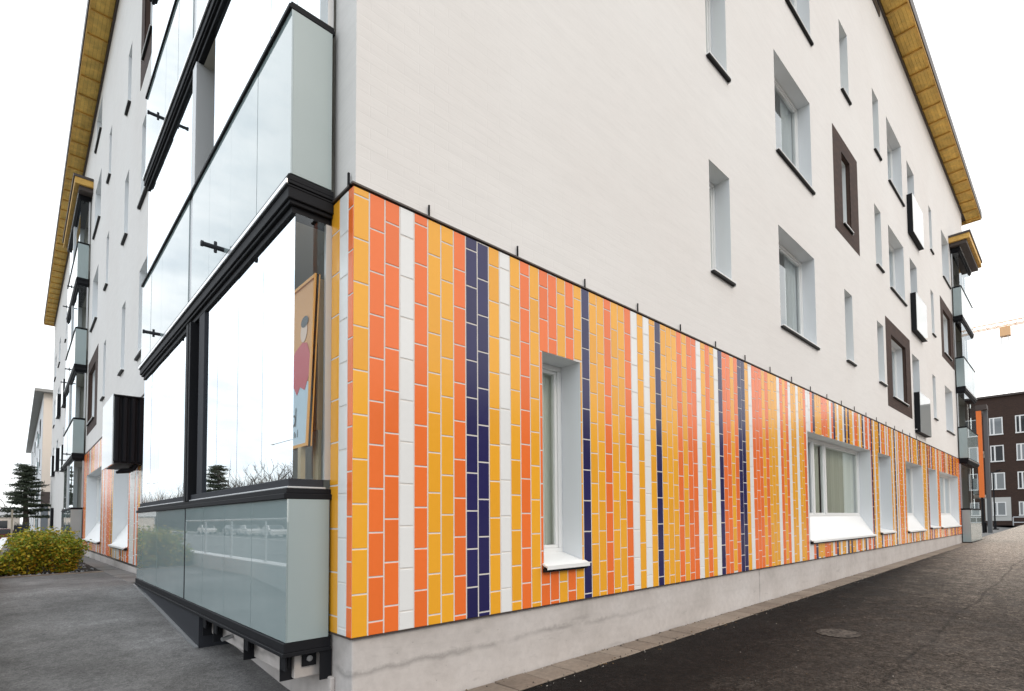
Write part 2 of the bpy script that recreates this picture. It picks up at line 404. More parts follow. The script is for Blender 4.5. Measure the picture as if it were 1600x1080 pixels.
for yy in (31.2, 35.4, 41.2, 46.):
    for (z0, z1) in ((4.4,6.1),(7.6,9.4),(10.9,12.5)):
        left_open.append((yy, yy+(1.7 if yy != 35.4 else .7), z0, z1, 'wide' if yy != 35.4 else 'narrow'))
g_front = [(1.905,2.46,.47,2.49,'small'), (9.03,13.40,.82,2.49,'big'), (14.08,15.40,.47,2.49,'small'), (17.16,19.52,.82,2.49,'wideg'),
           (20.6,22.0,.47,2.49,'small'), (22.6,26.85,.82,2.49,'bigg')]
g_lip = {}
g_left = [(10.88,13.5,.80,2.49,'wideg'), (16.25,20.8,.82,2.49,'bigg')]
gF = [(1.905,2.46,.345,2.49), (9.03,13.40,.325,2.49), (14.08,15.40,.36,2.49), (17.16,19.52,.325,2.49), (20.6,22.0,.37,2.49), (22.6,26.85,.345,2.49)]
gL = [(10.88,13.5,.28,2.49), (16.25,20.8,.28,2.49)]

T1 = (.40, 7.0); T2 = (22.05, 27.4); T3 = (27.5, 30.9)
log_left = [(T1[0], T1[1], 0.02, 12.9, 'loggia'), (T2[0]+.05, T2[1]-.05, .3, 12.85, 'loggia')]
log_front = [(T3[0]+.05, T3[1]-.05, -.3, 12.8, 'loggia')]

def wall_mesh():
    b = MB()
    mats = [M['brick_f'], M['brick_l'], M['reveal'], M['room'], M['concrete_in'], M['bb_f'], M['bb_l'], M['door_brown'], M['brown_plain']]
    def plane(F, u0, u1, z0, z1, holes, m, o):
        us = sorted({u0, u1, *[h[0] for h in holes], *[h[1] for h in holes]}); zs = sorted({z0, z1, *[h[2] for h in holes], *[h[3] for h in holes]})
        us = [u for u in us if u0 <= u <= u1]; zs = [z for z in zs if z0 <= z <= z1]
        for i in range(len(us)-1):
            for j in range(len(zs)-1):
                uc = (us[i]+us[i+1])/2; zc = (zs[j]+zs[j+1])/2
                if any(h[0] < uc < h[1] and h[2] < zc < h[3] for h in holes): continue
                b.quad(F(us[i],zs[j],o), F(us[i+1],zs[j],o), F(us[i+1],zs[j+1],o), F(us[i],zs[j+1],o), m)
    def hole(F, h, surf, brown):
        u0, u1, z0, z1, k = h
        if k == 'loggia': return
        o0, o1 = surf, -DEP
        mi = 2 if not brown else (5 if F is FF else 6)
        for (a, c, e, f) in ((u0,z0,u0,z1),(u1,z0,u1,z1),(u0,z1,u1,z1),(u0,z0,u1,z0)):
            if brown:
                b.quad(F(a,c,o0), F(e,f,o0), F(e,f,o0-.09), F(a,c,o0-.09), 8); b.quad(F(a,c,o0-.09), F(e,f,o0-.09), F(e,f,o1), F(a,c,o1), 2)
            else: b.quad(F(a,c,o0), F(e,f,o0), F(e,f,o1), F(a,c,o1), 2)
        # room behind
        r0, r1 = -DEP-.1, -DEP-2.6; p = .25
        A, B_, Cc, D = u0-p, u1+p, z0-.35, z1+.2
        q = lambda *pts: b.quad(*[F(*t) for t in pts], 3)
        q((A,Cc,r1),(B_,Cc,r1),(B_,D,r1),(A,D,r1)); q((A,Cc,r0),(A,Cc,r1),(A,D,r1),(A,D,r0)); q((B_,Cc,r0),(B_,Cc,r1),(B_,D,r1),(B_,D,r0))
        q((A,Cc,r0),(B_,Cc,r0),(B_,Cc,r1),(A,Cc,r1)); q((A,D,r0),(B_,D,r0),(B_,D,r1),(A,D,r1))
    S = -Y0
    low = lambda hs, gs: [(h[0],h[1],q[2]+.012,h[3],h[4]) for h, q in zip(hs, gs)]
    gf, gl = low(g_front, gF), low(g_left, gL)
    hf = front_open + gf + log_front; hl = left_open + gl + log_left
    plane(FF, Y0, FX1, 0., ZT, hf, 0, S); plane(FL, Y0, LY1, 0., 15.6, hl, 1, S)
    for h in front_open: hole(FF, h, S, h[4] == 'brown')
    for h in left_open: hole(FL, h, S, h[4] == 'brown')
    for h in gf: hole(FF, h, .0, False)
    for h in gl: hole(FL, h, .0, False)
    # corner, far end, closing faces
    b.quad((FX1,Y0,-.6),(FX1,14,-.6),(FX1,14,ZT),(FX1,Y0,ZT), 1)
    b.quad((Y0,LY1,-.6),(14,LY1,-.6),(14,LY1,15.6),(Y0,LY1,15.6), 0)
    # loggia rooms, storey by storey
    def log(F, u0, u1, zs, split, dep=1.55):
        for z0, z1 in zs:
            cuts = [u0] + split + [u1]
            for a, c in zip(cuts, cuts[1:]):
                a += .06; c -= .06
                q = lambda m, *pts: b.quad(*[F(*t) for t in pts], m)
                q(4,(a,z0,-dep),(c,z0,-dep),(c,z1,-dep),(a,z1,-dep)); q(4,(a,z0,.24),(a,z0,-dep),(a,z1,-dep),(a,z1,.24)) if a > u0+.2 else q(4,(a,z0,-.04),(a,z0,-dep),(a,z1,-dep),(a,z1,-.04))
                if c < u1-.2: q(4,(c,z0,.24),(c,z0,-dep),(c,z1,-dep),(c,z1,.24))
                else: q(4,(c,z0,-.04),(c,z0,-dep),(c,z1,-dep),(c,z1,-.04))
                q(4,(a,z0,.24),(c,z0,.24),(c,z0,-dep),(a,z0,-dep)); q(4,(a,z1,.24),(c,z1,.24),(c,z1,-dep),(a,z1,-dep))
                fbox(b, F, a+.55, a+1.5, z0, z0+2.15, -dep+.003, -dep+.06, 7)
    log(FL, T1[0], T1[1], [(.03,3.12),(3.42,6.25),(6.58,9.43),(9.76,12.8)], [3.62])
    log(FL, T2[0]+.05, T2[1]-.05, [(.32,3.1),(3.42,6.3),(6.65,9.5),(9.85,12.8)], [24.7])
    log(FF, T3[0]+.05, T3[1]-.05, [(-.28,3.1),(3.4,6.25),(6.6,9.45),(9.8,12.75)], [])
    return b.build('wall', mats, house)
wall_mesh()

# plinth under the tiles
b = MB()
b.box(.018, 6.755, .02, .4, -1.0, -.012); b.box(6.77, FX1, .02, .4, -1.0, -.012)
b.build('plinth', M['concrete'], house, bevel=.012)
b = MB()
b.box(.02, .4, .402, 9.4, -1.0, -.012); b.box(.02, .4, 9.41, 50, -1., -.06)
b.box(-.22, .018, .46, 7.0, -.33, -.115); b.box(-.02, .018, .3, 7.0, -1.0, -.33)
b.build('plinth', M['concrete'], house, bevel=.01)

# tiles ------------------------------------------------------------------
MOD = .1245; CH = .3265; JT = .012; TZ1 = 3.30
seqF = 'YOOWOYYONNYWYOYOOYOYNYYOYYOWYWYNYYYOYOOWYOYWNOOYONNYWOOOYOYYYWOYOWYYWYYOWWONYYYOOOYWONYWYYWNYNYYWOOYWYNWOOWONYWYYYNWOYOWYWOYYWYNWYWOYOYWOYWYYOWNYWO'
def seq(i):
    if i < len(seqF): return seqF[i]
    return R.choice('YYYYOOOOWWN')
def cladding(name, F, cols, holes, g0, g1, z0=0., z1=TZ1, offs={}):
    b = MB(); mi = {'Y':0,'O':1,'W':2,'N':3}; cuts = holes
    prev = 0.
    for i, (u0, u1, k) in enumerate(cols):
        off = offs.get(i, (prev + CH*R.uniform(.3,.7)) % CH if k != 'W' else R.uniform(0, CH)); prev = off
        zz = z0 - CH + off
        while zz < z1:
            a, c = max(zz, z0), min(zz+CH-JT, z1)
            if c - a > .015:
                rects = [(u0, u1, a, c)]
                for h in cuts:
                    out = []
                    for (p, q, e, f) in rects:
                        if q <= h[0]+.006 or p >= h[1]-.006 or f <= h[2]+.004 or e >= h[3]-.004: out.append((p, q, e, f)); continue
                        if f > h[3]+.012: out.append((p, q, h[3]+.004, f))
                        if e < h[2]-.012: out.append((p, q, e, h[2]-.004))
                        e2, f2 = max(e, h[2]-.004), min(f, h[3]+.004)
                        if p < h[0]-.018: out.append((p, h[0]+.002, e2, f2))
                        if q > h[1]+.018: out.append((h[1]-.002, q, e2, f2))
                    rects = out
                for s0, s1, p, q in rects:
                        d = [R.uniform(-.0005,.0005) for _ in range(4)]; e = .0025
                        A, B_ = s0+JT/2, s1-JT/2
                        if B_-A < .008 or q-p < .01: continue
                        n = len(b.v)
                        b.v += [F(A,p,-.013),F(B_,p,-.013),F(B_,q,-.013),F(A,q,-.013),
                                F(A,p,-.002),F(B_,p,-.002),F(B_,q,-.002),F(A,q,-.002),
                                F(A+e,p+e,d[0]),F(B_-e,p+e,d[1]),F(B_-e,q-e,d[2]),F(A+e,q-e,d[3])]
                        for f in ((8,9,10,11),(0,1,5,4),(1,2,6,5),(2,3,7,6),(3,0,4,7),(4,5,9,8),(5,6,10,9),(6,7,11,10),(7,4,8,11)):
                            b.f.append(tuple(n+t for t in f)); b.m.append(mi[k])
            zz += CH
    # grout bed
    us = sorted({g0, g1, *[max(g0,min(g1,h[0])) for h in holes], *[max(g0,min(g1,h[1])) for h in holes]}); zs = sorted({z0, z1, *[h[2] for h in holes], *[h[3] for h in holes]})
    zs = [z for z in zs if z0 <= z <= z1]
    for i in range(len(us)-1):
        for j in range(len(zs)-1):
            uc = (us[i]+us[i+1])/2; zc = (zs[j]+zs[j+1])/2
            if any(h[0] < uc < h[1] and h[2] < zc < h[3] for h in holes): continue
            b.quad(F(us[i],zs[j],-.0035), F(us[i+1],zs[j],-.0035), F(us[i+1],zs[j+1],-.0035), F(us[i],zs[j+1],-.0035), 4)
    fbox(b, F, g0, g1, z0-.012, z0-.002, -.04, .004, 5)  # dark strip stands in for the shadow line below the tile edge
    return b.build(name, [M['tY'],M['tO'],M['tW'],M['tN'],M['grout'],M['fascia_dark']], house)
lipf = lambda z: z
cols = [(i*MOD, (i+1)*MOD, seq(i)) for i in range(221)]
cladding('tile_cladding', FF, cols, gF, 0.005, 221*MOD, offs={0:.31, 1:.10, 2:.20})
cols = [(0.,.088,'O'), (.088,.235,'W'), (.235,.39,'Y')]
cladding('tile_cladding', FL, cols, [], .005, .39, offs={0:.22,1:.06,2:.13})
n0 = 7.1; cols = []
for i in range(int((22.0-n0)/MOD)):
    cols.append((n0+i*MOD, n0+(i+1)*MOD, R.choice('YYYOOOOWWWN')))
cladding('tile_cladding', FL, cols, gL, n0, n0+len(cols)*MOD)
# top flashing and pins
b = MB()
fbox(b, FF, -.012, 27.49, 3.312, 3.326, -.05, .012)
fbox(b, FL, .02, .39, 3.312, 3.326, -.05, .012); fbox(b, FL, 7.1, 22., 3.312, 3.33, -.05, .012)
b.build('flashing', M['fascia_dark'], house)
for u in [.64+.962*k for k in range(20)]:
    b = MB(); fbox(b, FF, u-.0055, u+.0055, 3.3, 3.44-.02*R.random(), -.018, -.004); b.build('fixing_pin', M['black'], house)
b = MB(); fbox(b, FL, .1, .116, 3.3, 3.45, -.018, -.004); b.build('fixing_pin', M['black'], house)

# windows ------------------------------------------------------------------
def window(F, h, surf, lip=None):
    u0, u1, z0, z1, k = h; o = -DEP
    b = MB(); fw = .055
    def bar(a, c, e, f, o0=o-.06, o1=o+.03): fbox(b, F, a, c, e, f, o0, o1)
    bar(u0, u1, z1-fw, z1); bar(u0, u1, z0, z0+fw); bar(u0, u0+fw, z0+fw, z1-fw); bar(u1-fw, u1, z0+fw, z1-fw)
    W = u1-u0
    if k in ('wide','wideg'): muls = [u0+W*.32]
    elif k == 'brown' and W > 1: muls = [u0+W*.32]
    elif k == 'big': muls = [u0+1.12, u0+1.85]
    elif k == 'bigg': muls = [u0+W*.3, u0+W*.68]
    else: muls = []
    for mu in muls: bar(mu-.045, mu+.045, z0+fw, z1-fw)
    # sashes
    edges = [u0+fw] + [e for mu in muls for e in (mu-.045, mu+.045)] + [u1-fw]
    for a, c in zip(edges[::2], edges[1::2]):
        s = .035
        for (p, q, e, f) in ((a,c,z1-fw-s,z1-fw),(a,c,z0+fw,z0+fw+s),(a,a+s,z0+fw+s,z1-fw-s),(c-s,c,z0+fw+s,z1-fw-s)): bar(p, q, e, f, o-.05, o+.012)
    w = b.build('window', M['frame'], house, bevel=.006, segs=1)
    g = MB()
    for a, c in zip(edges[::2], edges[1::2]): g.quad(F(a,z0+fw,o-.02),F(c,z0+fw,o-.02),F(c,z1-fw,o-.02),F(a,z1-fw,o-.02))
    g.build('pane', M['pane'], w)
    # curtains: wavy sheets behind the glass
    cu = MB(); co = o-.10
    spans = [(u0+.02, u1-.02)] if W < .9 else ([(u0, u0+R.choice((.22,.3,.5))*W), (u1-R.choice((.33,.5,.45))*W, u1)] if k != 'big' else [(u0+.05,u0+.85),(u0+1.2,u0+1.8),(u0+2.25,u1)])
    for a, c in spans:
        n = max(4, int((c-a)/.045)); pv = None
        for i in range(n+1):
            u = a+(c-a)*i/n; q = co + .025*math.sin(i*1.9) + R.uniform(-.006,.006)
            if pv: cu.quad(F(pv[0],z0-.1,pv[1]),F(u,z0-.1,q),F(u,z1+.05,q),F(pv[0],z1+.05,pv[1]))
            pv = (u, q)
    cu.build('curtain', M['curtain'] if W < .9 or k == 'big' else M['curtain_grey'], w, smooth=True)
    s = MB()
    if lip is None:
        if k == 'brown': ext = .04
        else: ext = .055
        fbox(s, F, u0+.004, u1-.004, z0-.012, z0+.006, o+.03, surf, 0)
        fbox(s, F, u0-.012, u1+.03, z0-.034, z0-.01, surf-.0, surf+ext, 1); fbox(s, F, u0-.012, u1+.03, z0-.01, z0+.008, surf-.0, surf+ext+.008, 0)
        # upturned end plates
        fbox(s, F, u1+.03, u1+.036, z0-.05, z0+.03, surf+.001, surf+ext, 0)
    else:
        e = .07; t = .018
        # sloping apron from the frame down to the lip
        A = [F(u0+.003,z0+.01,o+.03),F(u1-.003,z0+.01,o+.03),F(u1-.003,lip+.03,surf+.003),F(u0+.003,lip+.03,surf+.003)]
        low = [tuple(Vector(p)-Vector((0,0,t))) for p in A]
        s.hexa(low+A, 0)
        A = [F(u0-.025,lip+.03,surf+.004),F(u1+.035,lip+.03,surf+.004),F(u1+.035,lip+.005,surf+e),F(u0-.025,lip+.005,surf+e)]
        low = [tuple(Vector(p)-Vector((0,0,t))) for p in A]
        s.hexa(low+A, 0)
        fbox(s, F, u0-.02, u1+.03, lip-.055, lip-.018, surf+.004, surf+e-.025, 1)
        fbox(s, F, u0-.025, u1+.035, lip-.03, lip+.008, surf+e, surf+e+.004, 0)
    s.build('sill', [M['sill_white'], M['sill_dark']], w)
    return w
for h in front_open: window(FF, h, -Y0+ (.006 if h[4]=='brown' else 0))
for h in left_open: window(FL, h, -Y0 + (.006 if h[4]=='brown' else 0))
for h, q in zip(g_front, gF): window(FF, h, .0, q[2]+.03)
for h, q in zip(g_left, gL): window(FL, h, .0, q[2]+.03)

# brown brick surrounds
def surround(F, r, hole, m):
    b = MB(); (a, c, e, f), (p, q, s, t) = r, hole; o0, o1 = -Y0-.01, -Y0+.006
    for (u0, u1, z0, z1) in ((a,p,e,f),(q,c,e,f),(p,q,e,s),(p,q,t,f)): fbox(b, F, u0, u1, z0, z1, o0, o1)
    b.build('brick_surround', m, house)
surround(FF, (11.24,13.13,7.43,9.89), (11.85,12.48,7.78,9.52), M['bb_f'])
surround(FF, (15.46,18.5,3.95,6.53), (16.06,17.85,4.30,6.13), M['bb_f'])
surround(FF, (24.4,27.4,7.28,9.8), (24.95,26.6,7.57,9.4), M['bb_f'])
surround(FL, (18.35,21.6,3.97,6.54), (19.1,21.2,4.31,6.15), M['bb_l'])
surround(FL, (8.62,10.72,10.33,13.1), (9.25,10.3,10.8,12.5), M['bb_l'])

# glass fronted railing boxes below tall windows
def rail_box(F, u0, u1, z0, z1, d=.125):
    b = MB(); t = .035; s = -Y0
    for (a, c, e, f) in ((u0,u0+t,z0,z1),(u1-t,u1,z0,z1),(u0+t,u1-t,z0,z0+t),(u0+t,u1-t,z1-t,z1)): fbox(b, F, a, c, e, f, s, d)
    fbox(b, F, u0+t, u1-t, z0+t, z1-t, d-.06, d-.03, 1)
    w = b.build('railing_box', [M['black'], M['black2']], house)
    g = MB(); fbox(g, F, u0+.006, u1-.006, z0+.006, z1-.006, d+.002, d+.012); g.build('glass_front', M['mirror_glass'], w)
M['mirror_glass'] = mat('pale laminated glass', (.42,.45,.45), .02, ior=2.1, spec=.8)
for z0, z1 in ((3.55,4.88),(6.94,8.2),(10.25,11.55)): rail_box(FF, 18.85, 20.55, z0, z1)
for yy, z0 in ((33.4,7.0),(33.4,3.6),(39.0,4.0),(39.,7.2),(44,4.),(44,0.6),(30.2,.3)): rail_box(FL, yy, yy+1.4, z0, z0+1.3)
# black ribbed cabinet on the long side
b = MB()
fbox(b, FL, 9.0, 10.65, 1.96, 3.2, -Y0, .44, 0)
for k in range(4):
    o = .02+.118*k; p = [FL(8.955,1.99,o+.012),FL(9.0,1.99,o+.0),FL(9.0,1.99,o+.085),FL(8.955,1.99,o+.055),FL(8.955,3.19,o+.012),FL(9.0,3.19,o+.0),FL(9.0,3.19,o+.085),FL(8.955,3.19,o+.055)]
    b.hexa(p, 0)
fbox(b, FL, 8.94, 10.66, 3.2, 3.225, -Y0, .46, 0)
cab = b.build('ribbed_cabinet', [M['black']], house)
b = MB(); fbox(b, FL, 8.99, 10.66, 1.93, 3.24, .446, .47); b.build('outer_panel', M['mirror_glass'], cab)
b = MB()
for k in range(3): b.tube([FL(9.1+.3*k,1.95,.1),FL(9.12+.3*k,1.86,.13),FL(9.3+.3*k,1.85,.3)], .03, 8)
b.build('pipe', M['black'], cab)

# glazed balconies ---------------------------------------------------------
D = .32
def tower(F, u0, u1, mid, storeys, ground=False, open_bay=None, far_end=True):
    """storeys: list of (z_bottom, z_rail, z_glass_top, z_slab_top)"""
    for si, (zb, zr, zg, zs) in enumerate(storeys):
        b = MB()
        low = ground and si == 0
        # bottom rail round three sides
        fbox(b, F, u0, u1, zb-.075, zb-.005, .0, D+.012); fbox(b, F, u0-.006, u1+.006, zb-.105, zb-.075, .0, D+.02)
        # rail
        rh = .07 if not low else .08
        fbox(b, F, u0-.004, u1+.004, zr, zr+rh*.5, .0, D+.02); fbox(b, F, u0+.012, u1-.012, zr+rh*.5, zr+rh, .0, D)
        if low: fbox(b, F, u0+.03, u1-.03, zr+rh, zr+.15, .05, D-.02, 2); fbox(b, F, u0+.01, u1-.01, zr+rh-.002, zr+rh+.012, .04, D-.004, 1)
        # head and slab edge band
        fbox(b, F, u0+.05, u1-.05, zg, zg+.055, .0, D-.03); fbox(b, F, u0+.02, u1-.02, zg+.055, zg+.085, .0, D-.005)
        fbox(b, F, u0, u1, zg+.085, zs-.075, .0, D+.012); fbox(b, F, u0-.006, u1+.006, zs-.075, zs-.035, .0, D+.02); fbox(b, F, u0-.012, u1+.012, zs-.075, zs-.036, D+.02, D+.034, 3); fbox(b, F, u0-.004, u1+.004, zs-.035, zs+.0, .0, D+.018)
        t = .045
        # mid strip / posts
        if mid:
            if low:
                fbox(b, F, mid-.14, mid-.07, zr+rh, zg, .0, D+.01); fbox(b, F, mid-.60, mid-.36, zr+.15, zg, .06, D-.03, 2); fbox(b, F, mid-.05, mid+.06, zr+rh, zg, .0, D+.015)
                fbox(b, F, mid-.02, mid+.02, zb, zr, .1, D+.004)
            else:
                fbox(b, F, mid-.09, mid+.09, zr+.07, zg, .0, D-.01, 1); fbox(b, F, mid-.09, mid+.09, zb, zr, .0, D-.012, 1)
        if not mid: fbox(b, F, u1-.05, u1-.012, zb-.04, zg+.02, .0, .06)
        tow = b.build('glazed_balcony', [M['black'], M['alu'], M['black2'], M['flange']], house, bevel=.004, segs=1)
        bays = [(u0, mid-(.02 if low else .09)), (mid+(.02 if low else .09), u1)] if mid else [(u0, u1)]
        for bi, (a, c) in enumerate(bays):
            g = MB(); n = max(1, round((c-a)/.85)); 
            for i in range(n):
                p, q = a+(c-a)*i/n, a+(c-a)*(i+1)/n; d = R.uniform(-.0015,.0015)
                fbox(g, F, p+.0015, q-.0015, zb, zr-.002, D-.012+d, D+d)
            g.build('parapet_panel', M['parapet'], tow)
            g = MB(); lo = zr+(rh if not low else .15); a2, c2 = a+(.03 if bi == 0 else .02), c-.02
            if low and bi == 0: c2 = mid-.36
            if not low and open_bay == bi: c2 = c-.68
            n = max(1, round((c2-a2)/.68))
            for i in range(n):
                p, q = a2+(c2-a2)*i/n, a2+(c2-a2)*(i+1)/n; d = R.uniform(-.002,.002); e = R.uniform(-.002,.002)
                b_ = F(p+.003,lo,D-.05+d); g.quad(b_, F(q-.003,lo,D-.05+e), F(q-.003,zg,D-.05+e), F(p+.003,zg,D-.05+d))
            g.build('glass_pane', M['glass'], tow)
        # near and far end faces
        for e, sgn in ((u0, 1), (u1, -1)):
            g = MB(); fbox(g, F, e, e+sgn*.012, zb, zr-.002, .02, D-.013); g.build('end_panel', M['parapet_end'], tow)
            g = MB(); uu = e+sgn*.035; lo = zr+(rh if not low else .15)
            g.quad(F(uu,lo,.05),F(uu,lo,D-.052),F(uu,zg,D-.052),F(uu,zg,.05)); g.build('end_pane', M['glass'], tow)
            g = MB(); fbox(g, F, uu-.005, uu+.03, lo, zg, .0, .045); g.build('wall_post', M['alu'], tow)
        # drain spouts
        if si+1 < len(storeys) and mid:
            for su in ((u0+mid)/2+.17, (mid+u1)/2+.12):
                if su > u1: continue
                g = MB(); z = zs+.10
                g.tube([F(su,z,D-.02),F(su,z,D+.17)], .022, 10); g.tube([F(su,z-.05,D+.07),F(su,z+.055,D+.07)], .014, 8); g.tube([F(su,z,D+.17),F(su,z,D+.19)], .028, 10)
                g.build('drain_spout', M['black2'], tow)
        if low and F is FL and u0 < 1:
            for u in (.41, 1.3, 2.3, 2.72):
                g = MB(); fbox(g, F, u+.1, u+.113, zb-.31, zb-.1, .16, D-.02); fbox(g, F, u+.02, u+.1, zb-.2, zb-.1, .26, .272)
                fbox(g, F, u+.0, u+.1, zb-.22, zb-.105, D-.035, D-.022)
                g.build('bracket', M['black'], tow)
            g = MB(); fbox(g, F, .352, .365, zb-.315, zb-.1, -.01, .075); fbox(g, F, .44, .455, zb-.215, zb-.105, .07, .17); g.tube([F(.44,zb-.16,.12),F(.43,zb-.16,.12)], .022, 12, 1); g.build('bracket', [M['black'], M['steel']], tow)
            # skirt plate down to the rising ground
            g = MB(); n = 8; pv = None
            ur, ul = 2.9, 7.06
            for i in range(n):
                p, q = ur+(ul-ur)*i/n, ur+(ul-ur)*(i+1)/n
                zp, zq = gz(-.3,p)-.02, gz(-.3,q)-.02
                tp, tq = max(zp+.01, zb-.1), max(zq+.01, zb-.1)
                g.hexa([F(p,zp,D-.012),F(q,zq,D-.012),F(q,zq,D),F(p,zp,D),F(p,tp,D-.012),F(q,tq,D-.012),F(q,tq,D),F(p,tp,D)])
                g.hexa([F(p,zp,D),F(q,zq,D),F(q,zq,D+.035),F(p,zp,D+.035),F(p,zp+.035,D),F(q,zq+.035,D),F(q,zq+.03,D+.035),F(p,zp+.03,D+.035)], 1)
            fbox(g, F, ur, ur+.012, gz(-.3,ur)-.02, zb-.1, -.01, D-.013)
            g.build('skirt_plate', [M['black2'], M['steel']], tow)
            g = MB(); g.tube([F(2.05,-.235,.2),F(2.0,-.25,.32)], .02, 10); g.build('drain_spout', M['steel'], tow)
tower(FL, .345, 7.06, 3.62, [(-.03,1.0,3.14,3.39),(3.41,4.67,6.27,6.52),(6.54,7.83,9.45,9.70),(9.74,11.03,12.85,13.1)], True, open_bay=0)
tower(FL, 22.0, 27.45, 24.7, [(.26,1.36,3.12,3.37),(3.39,4.60,6.33,6.60),(6.62,7.90,9.5,9.78),(9.8,11.05,12.7,12.92)])
tower(FF, 27.45, 30.95, None, [(-.35,1.05,3.1,3.33),(3.35,4.68,6.25,6.52),(6.54,7.8,9.45,9.72),(9.74,11.0,12.6,12.84)])
# little roofs over the two far balcony stacks
def small_roof(F, u0, u1, o, z):
    b = MB(); fbox(b, F, u0, u1, z+.02, z+.24, -Y0, o); fbox(b, F, u0-.03, u1+.03, z+.24, z+.33, -Y0, o+.04, 1); fbox(b, F, u0+.1, u1-.1, z-.14, z+.02, -Y0, o-.12, 1)
    b.build('balcony_roof', [M['soffit_beam'], M['fascia_dark']], house)
small_roof(FL, 21.5, 28.0, .47, 13.0); small_roof(FF, 27.15, 31.2, .72, 12.98)

# roof -------------------------------------------------------------------
roof = MB()
OF, OL = .62, .53; zf, zl = 16.2, 15.58
roof.box(-OL, 33, -OF, 15, zf+.16, zf+.36); roof.box(-OL, 16, .0, 50.5, zl+.16, zl+.36)
rf = roof.build('roof', M['fascia_dark'], house)
b = MB(); n = 5   # boards run across, a few wide planks between the beams
k = 0; x = -.5
while x < 32.9:
    x1 = min(x+1.07, 32.95)
    for j in range(6):
        y0 = -OF+.03+ (OF-.05)*j/6; b.box(x, x1-.008, y0, y0+(OF-.05)/6-.005, zf+.02, zf+.05)
    x = x1
b.build('soffit', M['soffit'], rf); b = MB()
y = .0
while y < 50.4:
    y1 = min(y+1.07, 50.45)
    for j in range(5):
        x0 = -OL+.03+(OL-.05)*j/5; b.box(x0, x0+(OL-.05)/5-.005, y, y1-.008, zl+.02, zl+.05)
    y = y1
b.build('soffit', M['soffit'], rf)
b = MB(); x = .57
while x < 33: b.box(x-.02, x+.02, -OF+.03, -.02, zf-.035, zf+.02); x += 1.07
y = 1.07
while y < 50.4: b.box(-OL+.03, -.02, y-.02, y+.02, zl-.035, zl+.02); y += 1.07
b.box(-OL, 33, -OF, -OF+.03, zf-.03, zf+.155); b.box(-OL, -OL+.03, 0, 50.5, zl-.03, zl+.155); b.box(32.97, 33, -OF+.03, 3, zf-.03, zf+.155); b.box(-OL+.03, 3, 50.47, 50.5, zl-.03, zl+.155)
b.build('eave_beam', M['soffit_beam'], rf)
b = MB(); b.box(-OL-.03, 33.04, -OF-.03, -OF, zf+.04, zf+.38); b.box(-OL-.03, -OL, 0, 50.53, zl+.04, zl+.38)
b.box(.04, FX1, -.02, .028, zf-.12, zf+.02); b.box(-.02, .028, .1, LY1, zl-.12, zl+.02)  # dark strip where the wall meets the soffit
b.build('eave_trim', M['fascia_dark'], rf)

# ------------------------------------------------------------------ poster board in the balcony
pt = empty('poster_board', (-.125,.44,1.16))
tag(pt, 'tall orange framed poster board with a red clad figure, standing behind the corner balcony glass', 'poster')
b = MB(); w, h0, h1 = .82, .25, 1.60
def lean(z): return .04*(z-h0)
def pb(bm, y0, y1, z0, z1, o0, o1, m=0):
    p = []
    for z in (z0, z1):
        for (y, o) in ((y0,o0),(y1,o0),(y1,o1),(y0,o1)): p.append((lean(z)-o, y, z))
    bm.hexa(p, m)
pb(b, 0, w, h0, h1, 0, .018, 0); pb(b, 0, .025, h0, h1, -.01, .03, 1); pb(b, w-.025, w, h0, h1, -.01, .03, 1); pb(b, .025, w-.025, h0, h0+.025, -.01, .03, 1); pb(b, .025, w-.025, h1-.025, h1, -.01, .03, 1)
M['poster_o'] = mat('poster orange', (.72,.33,.10), .5); M['poster_b'] = mat('poster pale blue', (.55,.66,.75), .5); M['poster_r'] = mat('poster red', (.60,.07,.09), .5)
M['poster_k'] = mat('poster ink', (.05,.06,.07), .5); M['skin'] = mat('poster skin tone', (.80,.58,.47), .6); M['frame_o'] = mat('orange frame', (.80,.36,.06), .5)
b.build('board', [M['poster_o'], M['frame_o']], pt)
def flat(name, m, pts, o):
    q = MB(); q.poly([(lean(z)-.018-o, w-y, z) for y, z in pts]); return q.build(name, m, pt)
flat('print_field', M['poster_b'], [(.026,h0+.026),(w-.026,h0+.026),(w-.026,h0+.50),(.60,h0+.55),(.45,h0+.50),(.33,h0+.58),(.2,h0+.52),(.12,h0+.56),(.026,h0+.5)], .002)
def disc(cy, cz, ry, rz, n=20, a0=0): return [(cy+ry*math.cos(a0+2*math.pi*k/n), cz+rz*math.sin(a0+2*math.pi*k/n)) for k in range(n)]
flat('print_figure', M['poster_r'], [(.30,.80),(.40,.70),(.46,.76),(.54,.68),(.60,.74),(.70,.70),(.785,.82),(.77,.98),(.70,1.08),(.60,1.10),(.46,1.06),(.34,.95)], .004)
flat('print_figure', M['skin'], disc(.62,1.19,.07,.09), .004); flat('print_figure', M['poster_k'], disc(.63,1.265,.075,.045), .006)
flat('print_letter', M['poster_k'], disc(.50,h0+.23,.045,.05), .004); flat('print_letter', M['poster_b'], disc(.50,h0+.23,.028,.033), .006); flat('print_letter', M['poster_k'], [(.535,h0+.18),(.55,h0+.18),(.55,h0+.33),(.535,h0+.33)], .007)
for k, y in enumerate((.42,.45,.48,.52,.55,.59)): flat('print_letter', M['poster_k'], [(y,h0+.09),(y+.012,h0+.09),(y+.012,h0+.09+(.05,.035,.035,.05,.035,.06)[k]),(y,h0+.09+(.05,.035,.035,.05,.035,.06)[k])], .004)
b = MB()
for y in (.1,.62): b.box(-.035, .0, y, y+.06, -.1, h0)
b.build('leg', M['wood_pale'], pt)
pl = empty('timber_plank', (0,0,0)); tag(pl, 'raw wooden plank leaning behind the poster board in the corner balcony', 'plank')
